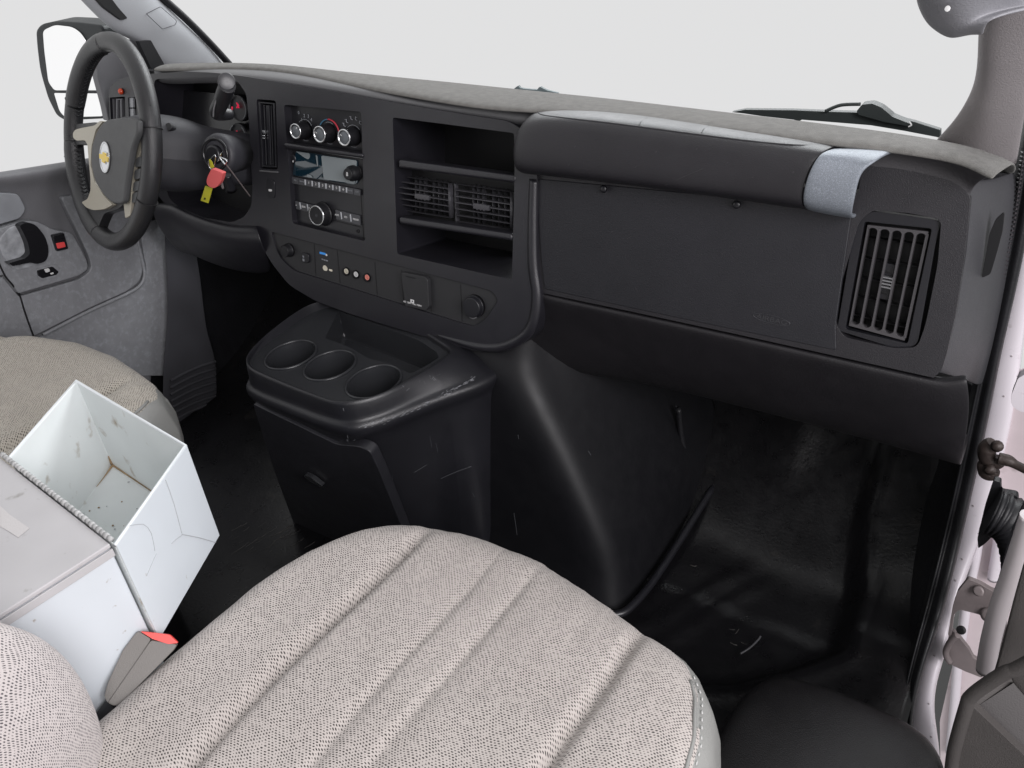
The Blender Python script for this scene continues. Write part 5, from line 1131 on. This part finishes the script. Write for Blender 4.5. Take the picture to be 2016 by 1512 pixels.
# ================================================================== DOOR OPENING ON THE RIGHT
YT = [(250, 1.30), (700, 1.30), (1000, 1.27), (1200, 1.15), (1320, 1.06), (1400, 1.0), (1512, .9), (1700, .75)]
def yo(a, b, o=0): return y(a, b, interp(YT, b) + o)
inn = [(2030, 180), (2016, 250), (2006, 300), (1988, 430), (1962, 560), (1933, 700), (1917, 754), (1879, 941), (1847, 1076), (1815, 1200), (1788, 1301), (1769, 1398), (1768, 1460), (1774, 1540)]
out = [(2080, 180), (2065, 250), (2052, 300), (2030, 430), (2004, 560), (1970, 700), (1958, 770), (1922, 941), (1890, 1076), (1858, 1210), (1818, 1317), (1799, 1398), (1796, 1460), (1802, 1540)]
SEAL = grid('door_seal', [[yo(a - 6, b, .05) for a, b in inn], [yo(a, b, .01) for a, b in inn], [yo(lerp(a, c, .18), lerp(b, e, .18), -.012) for (a, b), (c, e) in zip(inn, out)], [yo(lerp(a, c, .34), lerp(b, e, .34), .004) for (a, b), (c, e) in zip(inn, out)], [yo(lerp(a, c, .55), lerp(b, e, .55), -.006) for (a, b), (c, e) in zip(inn, out)], [yo(lerp(a, c, .85), lerp(b, e, .85), -.008) for (a, b), (c, e) in zip(inn, out)], [yo(a, b, .004) for a, b in out], [yo(a, b, .03) for a, b in out]], rub, None, sub=2)
tag(SEAL, 'long black rubber door seal running down the right door opening', 'door seal')
rb2 = []
for k in range(46):
    t_ = k / 46; i = 2 + t_ * 3; i0 = int(i); f_ = i - i0; a = lerp(inn[i0][0], inn[i0 + 1][0], f_); b = lerp(inn[i0][1], inn[i0 + 1][1], f_); c = lerp(out[i0][0], out[i0 + 1][0], f_); e = lerp(out[i0][1], out[i0 + 1][1], f_)
    rb2.append(tube('r', [yo(lerp(a, c, .10), lerp(b, e, .10), -.008), yo(lerp(a, c, .20), lerp(b, e, .20) + 1, -.015), yo(lerp(a, c, .30), lerp(b, e, .30) + 2, -.004)], .0016, None, None, k=5, n=1, smoothc=False))
join('seal_ribs', rb2, mat('seal_rib', (.05, .045, .05), .5), SEAL)
# dark inner trim between the footwell and the seal
tr = [(1868, 745), (1855, 900), (1810, 1000), (1770, 1120), (1735, 1230), (1700, 1340), (1690, 1400), (1700, 1540)]
tr2 = [(1925, 745), (1895, 880), (1866, 1000), (1838, 1110), (1808, 1220), (1780, 1330), (1766, 1400), (1770, 1540)]
TP = grid('sill_trim', [[y(a, b, interp(YT, b) + .16) for a, b in tr], [y(lerp(a, c, .5), lerp(b, e, .5), interp(YT, b) + .07) for (a, b), (c, e) in zip(tr, tr2)], [yo(a + 4, b, .012) for a, b in tr2]], rub, None, sub=2)
tag(TP, 'dark sill trim between the passenger footwell and the door seal', 'trim panel')
# painted body flange
wo_ = [(2075, 300), (2052, 430), (2035, 560), (2010, 700), (1998, 813), (1966, 941), (1924, 1086), (1886, 1167), (1864, 1280), (1842, 1340), (1836, 1400), (1848, 1460), (1852, 1540)]
wi_ = [(2040, 300), (2020, 430), (1996, 560), (1962, 700), (1946, 813), (1914, 941), (1882, 1076), (1850, 1210), (1810, 1317), (1792, 1398), (1788, 1430), (1790, 1460), (1794, 1540)]
BF = grid('door_frame', [[yo(a, b, .045) for a, b in wi_], [yo(lerp(a, c, .5), lerp(b, e, .5), .040) for (a, b), (c, e) in zip(wi_, wo_)], [yo(a - 3, b, .043) for a, b in wo_], [yo(a, b, .052) for a, b in wo_], [yo(a + 2, b, .12) for a, b in wo_]], whitec, None, sub=2)
tag(BF, 'white painted body flange beside the black door seal', 'door frame')
# swung-open passenger door: inner metal, pocket, hinges, check arm and cable boot
PDR = thing('passenger_door', y(2000, 1250, 1.0), 'open passenger door with white inner metal and grey-brown storage pocket', 'door')
solids('door_inner_metal', [([y(a, b, 1.34) for a, b in rnd([(2003, 740), (1975, 880), (1935, 1060), (1905, 1150), (1880, 1290), (1850, 1420), (1852, 1560), (2120, 1560), (2120, 700)], 6)], (0, .02, 0))], mat('door_metal_pink', (.58, .50, .52), .35, .1, 40, .08, 8, speck=((.32, .27, .27), 20, .66, .1)), PDR, bev=.004)
tube('metal_fold', [y(a, b, 1.33) for a, b in ((1925, 1065), (1918, 1110), (1905, 1170), (1896, 1235), (1886, 1300), (1880, 1380), (1870, 1480))], .009, whitec, PDR, k=10)
tube('metal_fold', [y(a, b, 1.325) for a, b in ((1968, 1060), (1962, 1100), (1955, 1140))], .010, whitec, PDR, k=10)
solids('striker_plate', [([y(a, b, 1.18) for a, b in rnd([(2004, 745, 4), (2030, 730, 4), (2030, 812, 4), (2010, 812, 8), (1992, 800, 8), (1990, 780, 4)], 5)], (0, .02, 0))], whitec, PDR, bev=.004)
tube('edge_tube', [y(a, b, .98) for a, b in ((2030, 1015), (2012, 1070), (1990, 1135), (1968, 1195), (1950, 1262), (1940, 1320))], .0125, mat('door_edge_white', (.50, .46, .47), .4), PDR, k=14)
solids('gap_dark', [([y(a, b, 1.02) for a, b in rnd([(1990, 1050), (2016, 990), (2030, 1050), (1980, 1190), (1952, 1270), (1938, 1260), (1952, 1190)], 4)], (0, .01, 0))], rub, PDR)
grid('door_trim', [[y(a, b, .90) for a, b in r_] for r_ in ([(2030, 1050), (2060, 1045), (2120, 1040)], [(1996, 1170), (2030, 1170), (2120, 1160)], [(1966, 1290), (2010, 1290), (2120, 1290)], [(1930, 1400), (2010, 1400), (2120, 1400)], [(1880, 1580), (2010, 1580), (2120, 1580)])], pocketm, PDR, sub=1)
pk = [(1866, 1530), (1874, 1470), (1898, 1385), (1906, 1368), (1935, 1345), (1975, 1320), (1998, 1312), (2060, 1278)]
tube('pocket_rim', [y(a + 5, b + 4, .84) for a, b in pk], .0085, pocketm, PDR, k=14)
solids('pocket_front', [([y(a, b, .845) for a, b in rnd([(1866, 1540, 2), (1878, 1470, 4), (1902, 1385, 6), (1916, 1392, 8), (2030, 1500, 2), (2060, 1560, 2)], 4)], (0, .012, 0))], pocketm, PDR, bev=.004)
solids('pocket_floor', [([y(1925, 1390, .86), y(1995, 1345, .89), y(2060, 1420, .88), y(2060, 1540, .85)], (0, .004, -.003))], mat('pocket_inner', (.06, .055, .055), .7, .6, 500), PDR)
solids('pocket_wall', [([y(1915, 1380, .855), y(1922, 1352, .87), y(1985, 1318, .90), y(1996, 1345, .895), y(1928, 1392, .862)], (0, .004, 0)), ([y(1996, 1345, .894), y(1990, 1318, .90), y(2060, 1285, .90), y(2060, 1425, .884)], (0, .004, 0))], pocketm, PDR)
CK = thing('door_check_arm', y(1960, 905, 1.22), 'rusty brown door check arm bolted across the white frame', 'check arm')
yk2 = lambda a, b, o=0: y(a, b, 1.22 + o)
tube('check_bracket', [yk2(1955, 872), yk2(1944, 882), yk2(1944, 900), yk2(1958, 910), yk2(1970, 906)], [.010, .013, .013, .012, .010], rust, CK, k=12)
tube('check_bracket', [yk2(1950, 905), yk2(1938, 915), yk2(1940, 930), yk2(1952, 934), yk2(1958, 925)], [.008, .010, .010, .010, .008], rust, CK, k=12)
tube('check_rod', [yk2(1965, 902, -.01), yk2(1985, 907, -.01), yk2(2000, 915, -.012), yk2(2030, 930, -.02), yk2(2060, 945, -.03)], [.009, .009, .0065, .0065, .0065], rust, CK, k=12)
for a, b in ((1964, 878), (1950, 924)): lathe('bolt', yk2(a, b, -.012), Vector((-.3, -.9, .3)), [(.009, 0), (.009, .004), (.005, .005), (.004, .010)], rust, CK, k=12)
BT = thing('cable_boot', y(1975, 1040, 1.15), 'ribbed black rubber cable boot between body and open door', 'cable boot')
yb_ = lambda a, b, o=0: y(a, b, 1.14 + o)
bp_ = [(1950, 1005), (1966, 1012), (1984, 1022), (2000, 1040), (2010, 1064), (2014, 1092), (2014, 1118)]
solids('boot_flange', [([yb_(a, b, .02) for a, b in rnd([(1956, 946, 3), (1970, 950, 4), (1970, 970, 5), (2004, 976, 8), (2004, 1010), (1960, 1050, 6), (1940, 1070, 5), (1926, 1080, 3), (1924, 1060, 4), (1938, 1000, 5)], 4)], (0, .012, 0))], rub, BT, bev=.004)
bw_ = catmull([yb_(a, b) for a, b in bp_], 5); rads = [(.036 + .0030 * (1 if i % 3 == 0 else -1)) * (1 - .25 * i / len(bw_)) for i in range(len(bw_))]
tube('bellows', bw_, rads, rub, BT, k=20, n=1, smoothc=False)
solids('red_reflector', [([y(a, b, .93) for a, b in ((1862, 1498), (1876, 1496), (1874, 1530), (1856, 1530))], (0, .004, 0))], red, PDR)
for a, b in ((1975, 779), (1925, 1050), (1915, 995), (1893, 1100), (1838, 1290), (1827, 1385), (1832, 1450), (1880, 1142), (1990, 700)):
    on('paint_chip', BF, [(a, b), (a + 3, b + 2)], .0012, mat('chip_grey', (.30, .27, .28), .6), BF, n=1)
HN = bpy.data.objects.new('hinge', None); S.collection.objects.link(HN); HN.parent = PDR; HN.location = y(1925, 1220, 1.12) - wloc(PDR)
yh = lambda a, b, o=0: y(a, b, 1.10 + o)
solids('hinge_leaf', [([yh(a, b) for a, b in rnd([(1885, 1165, 4), (1905, 1140, 4), (1930, 1150, 4), (1972, 1175, 6), (1978, 1195, 5), (1964, 1238, 6), (1945, 1225, 5), (1928, 1210, 4), (1888, 1200, 6), (1878, 1210, 4), (1872, 1260, 6), (1866, 1250, 4), (1876, 1190, 6)], 4)], (0, .008, 0))], steel, HN, bev=.0025)
solids('hinge_leaf', [([yh(a, b, .01) for a, b in rnd([(1872, 1240, 4), (1884, 1250, 6), (1908, 1280, 4), (1916, 1296, 4), (1938, 1306, 3), (1934, 1335, 4), (1900, 1322, 6), (1864, 1305, 8), (1858, 1285, 6)], 4)], (0, .008, 0))], steel, HN, bev=.0025)
solids('hinge_leaf', [([yh(a, b, .02) for a, b in rnd([(1930, 1152, 4), (1975, 1170, 5), (1982, 1230, 6), (1970, 1300, 6), (1958, 1300, 5), (1960, 1240, 6), (1945, 1200, 6)], 4)], (0, .006, 0))], mat('hinge_dark', (.09, .075, .078), .5), HN, bev=.002)
lathe('hinge_bolt', yh(1947, 1210, -.004), Vector((-.3, -.85, .4)), [(.011, 0), (.011, .005), (.006, .006)], steel, HN, k=18)
lathe('hinge_bolt', yh(1893, 1240, .004), Vector((-.3, -.85, .4)), [(.007, 0), (.007, .003), (.004, .004)], deep, HN, k=18)
lathe('hinge_bolt', yh(1928, 1163, -.004), Vector((-.3, -.85, .4)), [(.008, 0), (.008, .004), (.005, .005)], steel, HN, k=18)
tube('hinge_lug', [yh(1886, 1250, 0), yh(1872, 1262, 0), yh(1862, 1285, 0), yh(1870, 1305, 0)], .005, steel, HN, k=10)
